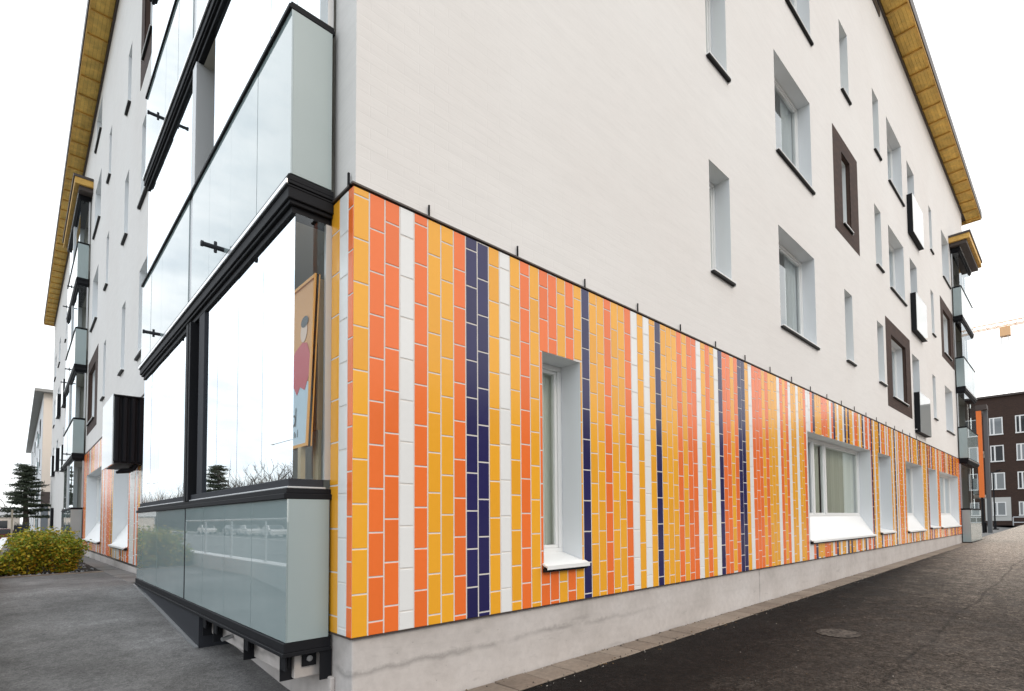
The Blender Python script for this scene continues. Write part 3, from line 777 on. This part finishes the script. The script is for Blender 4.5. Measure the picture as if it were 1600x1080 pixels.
b = MB(); b.hexa([(-.055,.50,1.55),(-.015,.50,1.55),(-.015,.62,1.55),(-.055,.62,1.55),(-.06,.47,2.74),(.0,.47,2.74),(.0,.62,2.74),(-.06,.62,2.74)]); b.build('board', M['wood'], pl)
b = MB(); b.box(-.045,-.02,.5,.6,1.02,1.55); b.build('foot', M['wood_pale'], pl)

# ------------------------------------------------------------------ planting bed shrubs
def shrub(loc, rx, ry, h, n, seed, label, leafm, group=None):
    r = random.Random(seed); root = empty('shrub', loc); tag(root, label, 'shrub', group)
    b = MB(); st = MB()
    tips = []
    for k in range(26):
        a = r.uniform(0, 6.283); q = math.sqrt(r.random()); tip = Vector((rx*.92*q*math.cos(a), ry*.92*q*math.sin(a), h*(1.0-.14*q*q)*r.uniform(.68,1.12)))
        base = Vector((tip.x*.3, tip.y*.3, -.05)); midp = base.lerp(tip, .55)+Vector((r.uniform(-.05,.05),r.uniform(-.05,.05),0))
        st.tube([base, midp, tip], .006, 5, r2=.002, cap=False); tips.append((base, midp, tip))
    for k in range(n):
        bs, md, tp = r.choice(tips); t = r.random()**.7
        p = bs.lerp(md, t*2) if t < .5 else md.lerp(tp, t*2-1)
        p = p + Vector((r.gauss(0,.06), r.gauss(0,.06), r.gauss(0,.06)))
        if p.z < .02: p.z = r.uniform(.02,.2)
        d = Vector((r.gauss(0,1), r.gauss(0,1), r.gauss(.15,.6))).normalized(); u = d.cross(Vector((r.gauss(0,1),r.gauss(0,1),r.gauss(0,1)))).normalized()
        s = r.uniform(.016,.042); q = d*s; v = u*s*.5
        yellow = r.random() > (.45 + .55*p.z/h)
        b.poly([p-q, p-q*.1+v, p+q, p-q*.1-v], 1 if yellow else 0)
    b.build('foliage', [M['leaf'], M['leaf_y']], root); st.build('stem', M['twig'], root)
    return root
gs = lambda x, y: (x, y, gz(x, y))
shrub(gs(-1.47,11.85), .36, .5, .84, 5400, 1, 'green and yellow leafy shrub at the left front of the planting bed', 1)
shrub(gs(-.96,11.95), .35, .45, .78, 4800, 2, 'yellow leafy shrub at the front of the bed nearest the balconies', 1)
shrub(gs(-1.46,13.2), .38, .6, .9, 3400, 3, 'taller green shrub just behind the front left shrub', 1)
shrub(gs(-1.03,13.3), .40, .6, .88, 3400, 4, 'green shrub just behind the front yellow shrub', 1)
shrub(gs(-1.76,11.75), .17, .35, .46, 1500, 6, 'low yellowing shrub at the far left corner of the planting bed', 1)
shrub(gs(-.80,13.6), .20, .5, .66, 1600, 5, 'small loose shrub at the paved edge of the bed', 1)
for k, (x, y) in enumerate(((-1.45,15.2),(-.95,15.6),(-1.4,17.2),(-.85,18.2))):
    shrub(gs(x, y), .36, .7, .84, 1600, 10+k, 'leafy green shrub further back in the planting bed', 1, 'shrubs in the planting bed')
# pale stones in the soil
rs = random.Random(5); b = MB()
for k in range(130):
    x, y = rs.uniform(-1.9,-.4), rs.uniform(11.25,14.5); s = rs.uniform(.012,.04); z = gz(x,y)+.015; n = len(b.v); a0 = rs.random()*6
    ring = [(x+s*rs.uniform(.7,1.1)*math.cos(a0+i*1.047), y+s*rs.uniform(.7,1.1)*math.sin(a0+i*1.047), z-.005) for i in range(6)]
    b.v += ring + [(x+s*.1, y, z+s*.7)]
    for i in range(6): b.f.append((n+i, n+(i+1)%6, n+6)); b.m.append(0)
o = b.build('bed_stones', mat('grey stone', (.24,.25,.26), .8)); o['kind'] = 'stuff'; o['label'] = 'grey stones scattered on the dark soil of the bed'; o['category'] = 'stones'

# ------------------------------------------------------------------ low white wall with railing, along the street
M['white_conc'] = mat('white painted concrete', (.78,.78,.78), .6)
kw = MB(); kw.box(-2.19, -1.95, 1.5, 39, -1.0, .13)
o = kw.build('low_wall', M['white_conc'], bevel=.015); tag(o, 'low white retaining wall along the left of the path and planting bed', 'wall')
rl = empty('street_railing', (-2.02, 2.3, .13)); tag(rl, 'thin grey metal railing standing on the low white wall', 'railing')
b = MB(); b.tube([(0,0,.75),(0,10.5,.75)], .022, 10); b.build('handrail', M['alu'], rl)
for k in range(6):
    b = MB(); b.tube([(0,2.1*k,0),(0,2.1*k,.75)], .02, 8); b.build('post', M['alu'], rl)

# ------------------------------------------------------------------ far left: second block, pine, planter, low building
M['cream'] = mat('cream render', (.74,.66,.58), .85); M['white_rend'] = mat('white render', (.72,.73,.74), .8); M['grey_soffit'] = mat('grey soffit', (.30,.30,.29), .8)
M['grey_door'] = mat('grey door', (.16,.18,.20), .5); M['dark_glass'] = mat('dark window glass', (.03,.035,.04), .05)
b2 = empty('cream_apartment_building', (-.12,64,-.6)); tag(b2, 'cream gabled apartment block with a wide grey soffit, beyond the white block', 'apartment building')
b = MB(); b.box(0, 12, 0, 58, 0, 13.8, 0); b.build('wall', M['cream'], b2)
b = MB(); b.box(-.012, -.002, .4, 58, .02, 13.7); b.build('side_wall', M['white_rend'], b2)
b = MB(); b.hexa([(-.62,-.7,13.5),(12.6,-.7,13.5),(12.6,59,13.5),(-.62,59,13.5),(-.62,-.7,13.75),(12.6,-.7,13.85),(12.6,59,13.85),(-.62,59,13.75)]); b.build('roof', M['grey_soffit'], b2)
b = MB(); b.box(.02,.5,-.05,-.003,0,3.3); b.build('door', M['grey_door'], b2)
b = MB(); b.box(-.02,.62,-.35,-.003,3.4,4.4); b.build('canopy', M['fascia_dark'], b2)
for fl in range(4):
    for k, yy in enumerate((6, 16, 27, 40)):
        b = MB(); b.box(-.07, -.014, yy, yy+2.2, 1.2+3*fl, 2.9+3*fl); b.build('window', M['dark_glass'], b2)
    b = MB(); b.box(-.16, -.014, 10.5, 14.5, .9+3*fl, 2.0+3*fl); b.build('balcony', M['parapet'], b2)

def pine(loc, h, seed, wd=.26):
    r = random.Random(seed); root = empty('pine_tree', loc); b = MB(); n = MB()
    b.tube([(0,0,-.2),(.03,0,h*.3),(-.05,.05,h*.62),(.04,0,h*.96)], .21, 10, r2=.05)
    for k in range(52):
        z = h*(.33+.65*k/52); a = k*2.4+r.uniform(-.4,.4); Lb = h*wd*(1.05-(z/h-.33)/.72)*r.uniform(.4,1.35)+.12
        tip = Vector((Lb*math.cos(a), Lb*math.sin(a), z+Lb*r.uniform(-.12,.22))); base = Vector((0,0,z)); b.tube([base, base.lerp(tip,.5)+Vector((0,0,-.03)), tip], .03, 5, r2=.006, cap=False)
        sc = h/5.7
        for q in range(int(100+130*Lb/sc)):
            t = r.uniform(.3,1.05); c = base.lerp(tip, t)+Vector((r.gauss(0,.15),r.gauss(0,.15),r.gauss(.02,.045)))*sc
            d = Vector((r.gauss(0,1),r.gauss(0,1),r.gauss(.25,.5))).normalized()*r.uniform(.08,.17)*sc; u = d.cross(Vector((r.random(),r.random(),r.random()-.5))).normalized()*.026*sc
            n.poly([c-d*.5+u, c+d, c-d*.5-u])
    b.build('trunk', M['bark'], root); n.build('crown', M['needle'], root); return root
p = pine((-1.22,48,gz(-1.2,48)), 5.5, 3, .215); tag(p, 'dark green pine with a thick trunk at the end of the planting bed', 'tree')
pw = empty('planter', (-1.3,42,gz(-1.3,42))); tag(pw, 'dark grey planter box on a low dark wall in front of the pine', 'planter')
b = MB(); b.box(-.68,.7,0,.5,0,.85); b.build('base_wall', M['black2'], pw); b = MB(); b.box(-.45,.22,.05,.45,.85,1.22); b.build('box', M['black2'], pw)
b = MB(); rr = random.Random(9)
for k in range(160):
    c = Vector((rr.uniform(-.42,.2), rr.uniform(.08,.42), 1.2+abs(rr.gauss(0,.09)))); d = Vector((rr.gauss(0,.5),rr.gauss(0,.5),1)).normalized()*.09; u = d.cross(Vector((1,.3,0))).normalized()*.02
    b.poly([c-d+u, c+d, c-d-u])
b.build('plants', M['needle'], pw)
lp = empty('marker_post', (-1.83,41.,gz(-1.8,41))); tag(lp, 'slim tan post at the left end of the planting bed', 'post')
b = MB(); b.tube([(0,0,0),(0,0,2.15)], .045, 10); b.build('shaft', mat('tan post paint', (.36,.31,.24), .6), lp); b = MB(); b.tube([(0,0,2.15),(0,0,2.22)], .06, 10); b.build('cap', M['black2'], lp)
lb = empty('low_building', (-9,120,-.9)); tag(lb, 'long low cream building with a white roof edge, far off at the left', 'building')
b = MB(); b.box(-8,7.8,0,12,0,3.0); b.build('wall', M['cream'], lb); b = MB(); b.box(-8.2,8,-.3,12,3.0,4.3); b.build('roof', M['white_rend'], lb)
for k in range(4):
    b = MB(); b.box(-5+3.2*k,-3.2+3.2*k,-.06,-.003,.4,2.4); b.build('window', M['dark_glass'], lb)

# bare trees (far off and in the balcony reflections)
def bare_tree(name, h, seed, twigs=5):
    r = random.Random(seed); root = empty(name); b = MB(); t = MB()
    def grow(bm, p, d, ln, rad_, lev):
        pts = [p]; q = p.copy(); dd = d.copy()
        for i in range(3):
            dd = (dd + Vector((r.gauss(0,.13),r.gauss(0,.13),r.gauss(.05,.08)))).normalized(); q = q+dd*ln/3; pts.append(q.copy())
        bm.tube(pts, rad_, 5 if lev else 8, r2=rad_*.55, cap=False)
        if lev < 4:
            for k in range(3 if lev else 7):
                f = r.uniform(.35,1.) ; i = min(2, int(f*3)); bp = pts[i].lerp(pts[i+1], f*3-i)
                ang = r.uniform(0, 6.283); side = Vector((math.cos(ang), math.sin(ang), r.uniform(.25,.9))).normalized()
                grow(t, bp, (dd*.5+side).normalized(), ln*r.uniform(.42,.62), rad_*.5, lev+1)
    grow(b, Vector((0,0,0)), Vector((0,0,1)), h*.62, h*.018, 0)
    b.build('trunk', M['bark'], root); t.build('crown', M['twig'], root); return root
bt = bare_tree('bare_tree', 9., 4); bt.location = (-25, 66, -.95)
tag(bt, 'bare leafless tree across the street, mirrored in the corner balcony glass', 'tree', 'bare trees across the street')
for k, (x, y, s) in enumerate(((-23,73,1.05),(-22.5,79,.95),(-24,64,1.0),(-23,86,1.05),(-25,94,1.1),(-23,57,.85),(-24,104,1.0),(-23,118,.95),(-25,132,1.),(-24,150,1.),(-26,82,1.2),(-26,70,1.1),(-25,170,1.),(-24,200,1.),(-26,112,1.1),(-23,68,.9),(-25,60,1.0),(-23,91,1.0))):
    c = copy_tree(bt); c.location = (x, y, -.95); c.scale = (s,s,s); c.rotation_euler[2] = k*1.3
c = copy_tree(bt); c.location = (-3.2,136,-.9); c.scale = (.8,.8,.8); c['label'] = 'bare leafless tree standing behind the low cream building'
p2 = pine((-22,99,-.95), 11.5, 8); tag(p2, 'tall dark conifer across the street, mirrored in the balcony glass', 'tree')

b = MB(); rw = random.Random(21)
for k in range(15000):
    y = 25+rw.random()**1.4*300; x = -22.5-rw.random()*9; hh = rw.uniform(6.5,10.5)*(1+.25*noise.noise(Vector((x*.08,y*.05,0)))); z0 = -.95+rw.random()*hh*.62
    d = Vector((rw.gauss(0,.35),rw.gauss(0,.35),1)).normalized(); ln = hh*rw.uniform(.3,.6); u = d.cross(Vector((1,0,0))).normalized()*rw.uniform(.03,.07); p = Vector((x,y,z0)); v_ = d.cross(u)
    b.poly([p-u, p+u, p+d*ln]); b.poly([p-v_, p+v_, p+d*ln])
    for q in range(4):
        t = rw.random(); e = p+d*ln*t; dd = Vector((rw.gauss(0,.8),rw.gauss(0,.8),rw.uniform(.2,1))).normalized()*rw.uniform(.3,.9); b.poly([e-u*.6, e+u*.6, e+dd])
o = b.build('far_wood', M['twig']); tag(o, 'brown leafless wood across the street, mirrored in the balcony glass', 'wood', kind='stuff')
# parked cars across the street
def car(color):
    root = empty('parked_car'); m = mat('car paint', color, .25, coat=.6)
    prof = [(-2.15,.35),(-2.18,.72),(-2.05,.88),(-1.2,.98),(-.55,1.42),(.75,1.45),(1.45,1.02),(2.05,.92),(2.18,.62),(2.12,.35)]
    b = MB(); w = .86
    def sec(y, k): return [(x, y, z) for x, z in prof] if k else [(x*.985, y, z-(.02 if z > .9 else 0)) for x, z in prof]
    rings = [(-w,0),(-w+.06,1),(w-.06,1),(w,0)]; idx = []
    for y, k in rings:
        n = len(b.v); idx.append(n)
        for (x, yy, z) in sec(y, k):
            t = max(0, (z-.95)/.5); b.v.append((x, yy*(1-.16*t), z))
    L_ = len(prof)
    for a, c in zip(idx, idx[1:]):
        for i in range(L_): b.f.append((a+i, a+(i+1)%L_, c+(i+1)%L_, c+i)); b.m.append(0)
    b.f.append(tuple(range(idx[0], idx[0]+L_))); b.m.append(0); b.f.append(tuple(reversed(range(idx[-1], idx[-1]+L_)))); b.m.append(0)
    b.build('body', m, root, smooth=False)
    for s in (-1,1):
        g = MB(); g.poly([(-1.08,s*.868,.99),(-.52,s*.765,1.37),(.08,s*.755,1.4),(.08,s*.87,.99)]); g.poly([(.14,s*.87,.99),(.14,s*.755,1.4),(.72,s*.76,1.4),(1.3,s*.862,1.02)]); g.build('side_window', M['dark_glass'], root)
    g = MB(); g.poly([(-1.2,-.72,1.0),(-1.2,.72,1.0),(-.6,.66,1.4),(-.6,-.66,1.4)]); g.poly([(1.46,-.70,1.05),(1.46,.70,1.05),(.80,.64,1.44),(.80,-.64,1.44)])
    for v_ in range(len(g.v)): g.v[v_] = (g.v[v_][0]*1.012, g.v[v_][1], g.v[v_][2]+.012)
    g.build('windscreen', M['dark_glass'], root)
    for x in (-1.35, 1.32):
        for s in (-1,1):
            t = MB(); t.tube([(x,s*.70,.33),(x,s*.88,.33)], .33, 18); wh = t.build('wheel', M['black2'], root)
            t = MB(); t.tube([(x,s*.875,.33),(x,s*.892,.33)], .2, 14); t.build('rim', M['steel'], wh)
    for s in (-1,1):
        g = MB(); g.box(-2.2,-2.1,s*.5,s*.78,.62,.76); g.build('headlight', M['white_conc'], root)
    return root
cars = [((.75,.76,.77),(-20,64,-.95),'white car parked across the street, nearest in the balcony reflection'), ((.70,.71,.72),(-20.3,74,-.95),'pale silver car parked second across the street in the reflection'),
        ((.25,.26,.28),(-20.2,81,-.95),'grey car parked third across the street in the reflection'), ((.72,.72,.72),(-20,95,-.95),'white car parked farthest across the street in the reflection')]
for c_, l_, lab in cars:
    k = car(c_); k.location = l_; k.rotation_euler[2] = rad(90); tag(k, lab, 'car', 'cars parked across the street')
k = car((.16,.03,.03)); k.location = (-2.9,62,-.93); k.rotation_euler[2] = rad(8); tag(k, 'dark red car parked beyond the bed at the far left edge', 'car')
k = car((.05,.05,.055)); k.location = (-3.4,70,-.93); k.rotation_euler[2] = rad(5); tag(k, 'black car parked behind the dark red car at the far left', 'car')
# street lamps mirrored in the glazing
def street_lamp(loc, h, arm, label):
    root = empty('street_lamp', loc); b = MB(); b.tube([(0,0,0),(0,0,h*.9),(0,arm*.12,h*.97),(0,arm*.4,h),(0,arm,h+.1)], .075, 10, r2=.04); b.build('pole', M['steel'], root)
    b = MB(); b.hexa([(-.14,arm-.1,h+.02),(.14,arm-.1,h+.02),(.1,arm+.7,h+.1),(-.1,arm+.7,h+.1),(-.12,arm-.1,h+.16),(.12,arm-.1,h+.16),(.07,arm+.68,h+.18),(-.07,arm+.68,h+.18)]); b.build('lamp_head', M['alu'], root)
    tag(root, label, 'street lamp'); return root
street_lamp((-20,55.5,-.95), 11.0, 10., 'curved arm street lamp mirrored in the near balcony glass')
street_lamp((-20,140,-.95), 11.0, 12., 'curved arm street lamp mirrored in the farther balcony glass')
# street lane lines
b = MB(); b.box(-6.1,-5.95,-40,200,-.946,-.942); b.box(-17.2,-17.05,-40,200,-.946,-.942)
o = b.build('road_markings', M['white_conc']); o['kind'] = 'structure'
b = MB(); b.box(-3.9,-3.7,-40,200,-.95,-.82); b.box(-22.5,-22.3,-40,200,-.95,-.82); o = b.build('kerb', M['white_conc']); o['kind'] = 'structure'
M['grass'] = mat('verge grass', (.07,.085,.03), .95)
b = MB(); b.quad((-120,-60,-.94),(-22.5,-60,-.94),(-22.5,260,-.94),(-120,260,-.94)); b.quad((-3.7,-40,-.93),(-2.2,-40,-.93),(-2.2,200,-.93),(-3.7,200,-.93)); o = b.build('verge', M['grass']); o['kind'] = 'structure'

# ------------------------------------------------------------------ right background
br = empty('brown_apartment_building', (73,0,-.35)); tag(br, 'dark brown brick apartment block with white framed windows across the far end of the yard', 'apartment building')
b = MB(); b.box(0,14,-39,4.6,0,14.05); b.build('wall', M['bb_far'], br)
b = MB(); b.box(-52,0,-52,-40,0,14.05); b.build('unseen_wing', M['bb_far_f'], br)  # unseen block opposite, added for its reflection in the tiles and railing glass
b = MB(); b.box(-.25,14.2,-39.2,4.8,14.05,14.25); b.box(-52.2,.0,-52.2,-39.8,14.05,14.25); b.build('roof', M['fascia_dark'], br)
M['white_frame'] = mat('white paint frame', (.75,.75,.74), .5); M['far_glass'] = mat('far window glass', (.20,.22,.23), .05, ior=1.8)
def far_window(y0, y1, z0, z1, blind):
    b = MB(); x = -.05; t = .10
    b.box(x,-.002,y0,y1,z1-t,z1); b.box(x-.04,-.002,y0-.03,y1+.03,z0-.02,z0+t); b.box(x,-.002,y0,y0+t,z0+t,z1-t); b.box(x,-.002,y1-t,y1,z0+t,z1-t); ym = y1-(y1-y0)*.33; b.box(x,-.002,ym-.07,ym+.07,z0+t,z1-t)
    w = b.build('window', M['white_frame'], br)
    g = MB(); g.box(x+.02,-.004,y0+t,ym-.07,z0+t,z1-t); g.box(x+.02,-.004,ym+.07,y1-t,z0+t,z1-t); g.build('pane', M['far_glass'] if blind else M['dark_glass'], w)
rows = [(9.9,11.8),(6.95,8.75),(3.9,5.75),(1.05,2.55)]
for ci, (y0, y1) in enumerate(((1.9,3.05),(-.32,.86),(-3.4,-2.2),(-5.6,-4.4),(-8.6,-7.4),(-11,-9.8))):
    for ri, (z0, z1) in enumerate(rows): far_window(y0, y1, z0, z1, (ci+ri) % 2 == 0 or ri == 3)
b = MB(); b.box(-.02,-.003,1.5,3.7,.5,3.05); b.build('entrance_panel', mat('grey white panel', (.5,.5,.48), .8), br)
og = empty('orange_balcony_tower', (40,.3,-.3)); tag(og, 'slim dark balcony tower with one bright orange edge panel, left of the brown block', 'balcony tower')
b = MB(); b.box(0,.12,.12,.38,2.2,7.6); b.build('orange_panel', mat('orange steel', (.85,.20,.035), .45), og)
b = MB(); b.box(.3,.75,-.14,.06,0,7.7); b.build('side_wall', mat('dark grey metal cladding', (.11,.12,.13), .6), og)
b = MB(); b.box(-.05,.8,-.16,.5,7.65,7.95); b.box(.8,3,.2,1.6,7.65,7.95); b.build('roof', M['fascia_dark'], og)
for z in (2.2,4.9):
    b = MB(); b.box(.13,3,.08,1.5,z,z+.16); b.build('slab', M['concrete_in'], og); b = MB(); b.box(.14,.18,.43,1.5,z+.2,z+1.2); b.build('parapet', M['parapet'], og)
b = MB(); b.tube([(.1,.25,0),(.1,.25,2.2)], .06, 8); b.build('post', M['black'], og)
yl = empty('yard_lamp', (48.4,.72,gz(48,-1))); tag(yl, 'thin black lamp post with two short arms at the far end of the yard', 'lamp post')
b = MB(); b.tube([(0,0,0),(0,0,.6)], .085, 10); b.tube([(0,0,.6),(0,0,4.2)], .05, 10, r2=.04); b.box(-.25,.25,-.2,.2,-.02,.06); b.build('pole', M['black'], yl)
b = MB(); b.tube([(0,-.42,4.3),(0,0,4.18),(0,.42,4.3)], .03, 8); b.build('arm', M['black'], yl)
for s in (-1,1):
    b = MB(); b.hexa([(-.1,s*.18,4.26),(.1,s*.18,4.26),(.1,s*.52,4.33),(-.1,s*.52,4.33),(-.08,s*.18,4.33),(.08,s*.18,4.33),(.08,s*.52,4.38),(-.08,s*.52,4.38)]); b.build('lamp_head', M['black'], yl)
bo = empty('bollard', (41,.55,gz(41,-1))); tag(bo, 'short black bollard beside the far balcony stack', 'bollard')
b = MB(); b.tube([(0,0,0),(0,0,.62)], .09, 12, r2=.075); b.build('shaft', M['black'], bo); b = MB(); b.tube([(0,0,.62),(0,0,.68),(0,0,.7)], .095, 12, r2=.06); b.build('cap', M['black2'], bo)
fr = empty('yard_railing', (70.5,-5.0,-.35)); tag(fr, 'pale horizontal rail fence in front of the brown block', 'railing')
for z in (.35,.9):
    b = MB(); b.tube([(0,-8,z),(0,6.2,z)], .05, 8); b.build('rail', M['alu'], fr)
for k in range(8):
    b = MB(); b.tube([(0,-8+2.03*k,0),(0,-8+2.03*k,.9)], .045, 8); b.build('post', M['alu'], fr)
# tower crane, haze and glare painted into its pale colours
cr = empty('tower_crane', (150,6.7,0)); tag(cr, 'orange tower crane with painted-in haze standing far off above the yard', 'crane')
M['crane'] = mat('haze bleached crane orange', (.85,.50,.25), .6); M['crane_bleached'] = mat('haze bleached crane mast', (.97,.96,.94), .6)
b = MB()
for dx in (-.6,.6):
    for dy in (-.6,.6): b.tube([(dx,dy,0),(dx,dy,41)], .05, 4)
z = 0
while z < 40: b.tube([(-.6,-.6,z),(.6,-.6,z+1.5)], .03, 4); b.tube([(-.6,.6,z+1.5),(-.6,-.6,z)], .03, 4); z += 1.5
b.build('mast', M['crane_bleached'], cr)
b = MB()
for (dx, dz) in ((-.5,0),(.5,0),(0,1.0)): b.tube([(dx,6,42.6+dz),(dx,-42,42.0+dz)], .09, 4)
y = 6
while y > -41: b.tube([(-.5,y,42.6),(0,y-.8,43.5),(.5,y-1.6,42.5)], .06, 4); y -= 1.6
b.build('jib', M['crane'], cr)
b = MB(); b.box(-.8,.8,-1.0,.8,40.2,42.2); b.build('cab', M['crane'], cr)

M['iron'] = mat('worn iron', (.06,.05,.042), .8, spec=.2); m = M['iron']; o_ = objco(m); v_ = N(m, 'ShaderNodeTexVoronoi'); v_.inputs['Scale'].default_value = 30; L(m, o_, v_.inputs[0])
L(m, ramp(m, v_.outputs['Color'], [(.2,(.02,.017,.015)),(.9,(.13,.115,.10))]), P(m).inputs['Base Color'])
b = MB(); rg = random.Random(33)
for k in range(900):
    x = rg.uniform(-.1, 14) if k < 600 else rg.uniform(.5, 12); y = -.335+rg.gauss(-.02,.035) if k < 420 else (-.01-abs(rg.gauss(0,.02)) if k < 600 else rg.uniform(-3.6,-.4))
    sz = rg.uniform(.004,.012) if k < 600 else rg.uniform(.003,.008); z = gz(x, min(y,-.001))+(.014 if y > -.335 else .001); n = len(b.v); a0 = rg.random()*6
    b.v += [(x+sz*rg.uniform(.6,1.2)*math.cos(a0+i*1.257), y+sz*rg.uniform(.6,1.2)*math.sin(a0+i*1.257), z-.001) for i in range(5)]+[(x,y,z+sz*.8)]
    mi_ = rg.choice((0,0,0,1,2))
    for i in range(5): b.f.append((n+i, n+(i+1)%5, n+5)); b.m.append(mi_)
o = b.build('grit', [mat('dark grit', (.02,.018,.017), .9), mat('pale grit', (.36,.33,.29), .9), mat('brown leaf litter', (.13,.08,.035), .9)]); tag(o, 'loose grit and leaf litter along the paver edging and driveway', 'grit', kind='stuff')
# manhole cover in the driveway
o = MB(); n = 36; zc = gz(5.2,-1)+.006
def rr_(r): return [(5.22+r*math.cos(2*math.pi*k/n), -1.62+r*math.sin(2*math.pi*k/n)) for k in range(n)]
b = MB(); b.poly([(x,y,gz(x,-1)+.006) for x, y in rr_(.24)])
mc = b.build('manhole_cover', M['iron']); tag(mc, 'worn round iron cover set in the dark driveway asphalt', 'manhole cover')

# ------------------------------------------------------------------ sky, sun, camera
w = bpy.data.worlds.new('World'); scene.world = w; w.use_nodes = True; nt = w.node_tree
for nd in list(nt.nodes): nt.nodes.remove(nd)
class Wd: node_tree = nt
W = Wd()
out = N(W, 'ShaderNodeOutputWorld'); bg = N(W, 'ShaderNodeBackground'); sky = N(W, 'ShaderNodeTexSky', sky_type='NISHITA')
SUN_EL = 36.
sd = Vector((.12,-1.,math.tan(rad(SUN_EL)))).normalized()
sky.sun_disc = False; sky.sun_elevation = rad(SUN_EL); sky.sun_rotation = math.atan2(sd.x, sd.y); sky.altitude = 50
tc = N(W, 'ShaderNodeTexCoord'); mp = N(W, 'ShaderNodeMapping'); mp.inputs['Scale'].default_value = (1,1,2.6); L(W, tc.outputs['Generated'], mp.inputs[0])
n1 = noise_tex(W, mp.outputs[0], 2.1, 8, .58, .25)
n2 = noise_tex(W, mp.outputs[0], 5.0, 6, .6)
cl = ramp(W, n1, [(.28,g3(.62)),(.48,g3(.93)),(.6,g3(1))])
warm = N(W, 'ShaderNodeSeparateXYZ'); L(W, tc.outputs['Generated'], warm.inputs[0])
side = ramp(W, math_(W, 'MULTIPLY_ADD', warm.outputs[0], .5), [(.25,(.97,1.01,1.045)),(.75,(1.03,1.0,.96))])
shade = mixc(W, 1., ramp(W, n2, [(.32,(11.8,12.6,13.4)),(.56,(16.6,16.8,17.0))]), side, 'MULTIPLY')
for nd in nt.nodes:
    if nd.type == 'MATH': nd.inputs[2].default_value = .5
el = math_(W, 'ABSOLUTE', warm.outputs[2])
lowf = ramp(W, math_(W, 'ADD', el, math_(W, 'MULTIPLY', n2, .12)), [(.05,g3(1)),(.42,g3(0))])
lft = ramp(W, math_(W, 'MULTIPLY_ADD', warm.outputs[0], .5), [(.35,g3(1)),(.72,g3(0))])
for nd in nt.nodes:
    if nd.type == 'MATH': nd.inputs[2].default_value = .5
n4 = noise_tex(W, mp.outputs[0], 6.5, 7, .6, .3)
greys = ramp(W, n4, [(.36,(7.2,7.9,8.6)),(.5,(9.6,10.0,10.3)),(.62,(12.5,12.6,12.4))])
shade = mixc(W, math_(W, 'MULTIPLY', lowf, lft), shade, greys)
c = mixc(W, cl, sky.outputs[0], shade)
L(W, c, bg.inputs[0]); bg.inputs[1].default_value = .11; L(W, bg.outputs[0], out.inputs[0])
sl = bpy.data.lights.new('sun', 'SUN'); sl.energy = .72; sl.angle = rad(16); sl.color = (1,.80,.60)
so = bpy.data.objects.new('sun', sl); COL.objects.link(so); so.rotation_euler = sd.to_track_quat('Z', 'Y').to_euler()

cam = bpy.data.cameras.new('camera'); co = bpy.data.objects.new('camera', cam); COL.objects.link(co); scene.camera = co
Rm = [[0.6970394355504776,-0.7169570911193093,-0.010418962578380998],[0.021711231456263323,0.03562762025075438,-0.9991292684652574],[0.716704016813164,0.6962062928249114,0.0403998776590932]]
r_, u_, f_ = Vector(Rm[0]), -Vector(Rm[1]), Vector(Rm[2])
mw = Matrix(((r_.x,u_.x,-f_.x,-1.67779911),(r_.y,u_.y,-f_.y,-3.74152261),(r_.z,u_.z,-f_.z,.83247131),(0,0,0,1)))
co.matrix_world = mw
cam.sensor_fit = 'HORIZONTAL'; cam.sensor_width = 36; cam.lens = 830.16/1600*36; cam.shift_x = -(879.25-800)/1600; cam.shift_y = (777.63-540)/1600
cam.clip_start = .05; cam.clip_end = 6000
vs = scene.view_settings; scene.display_settings.display_device = 'sRGB'; vs.view_transform = 'Standard'; vs.look = 'None'; vs.exposure = 0; vs.gamma = 1
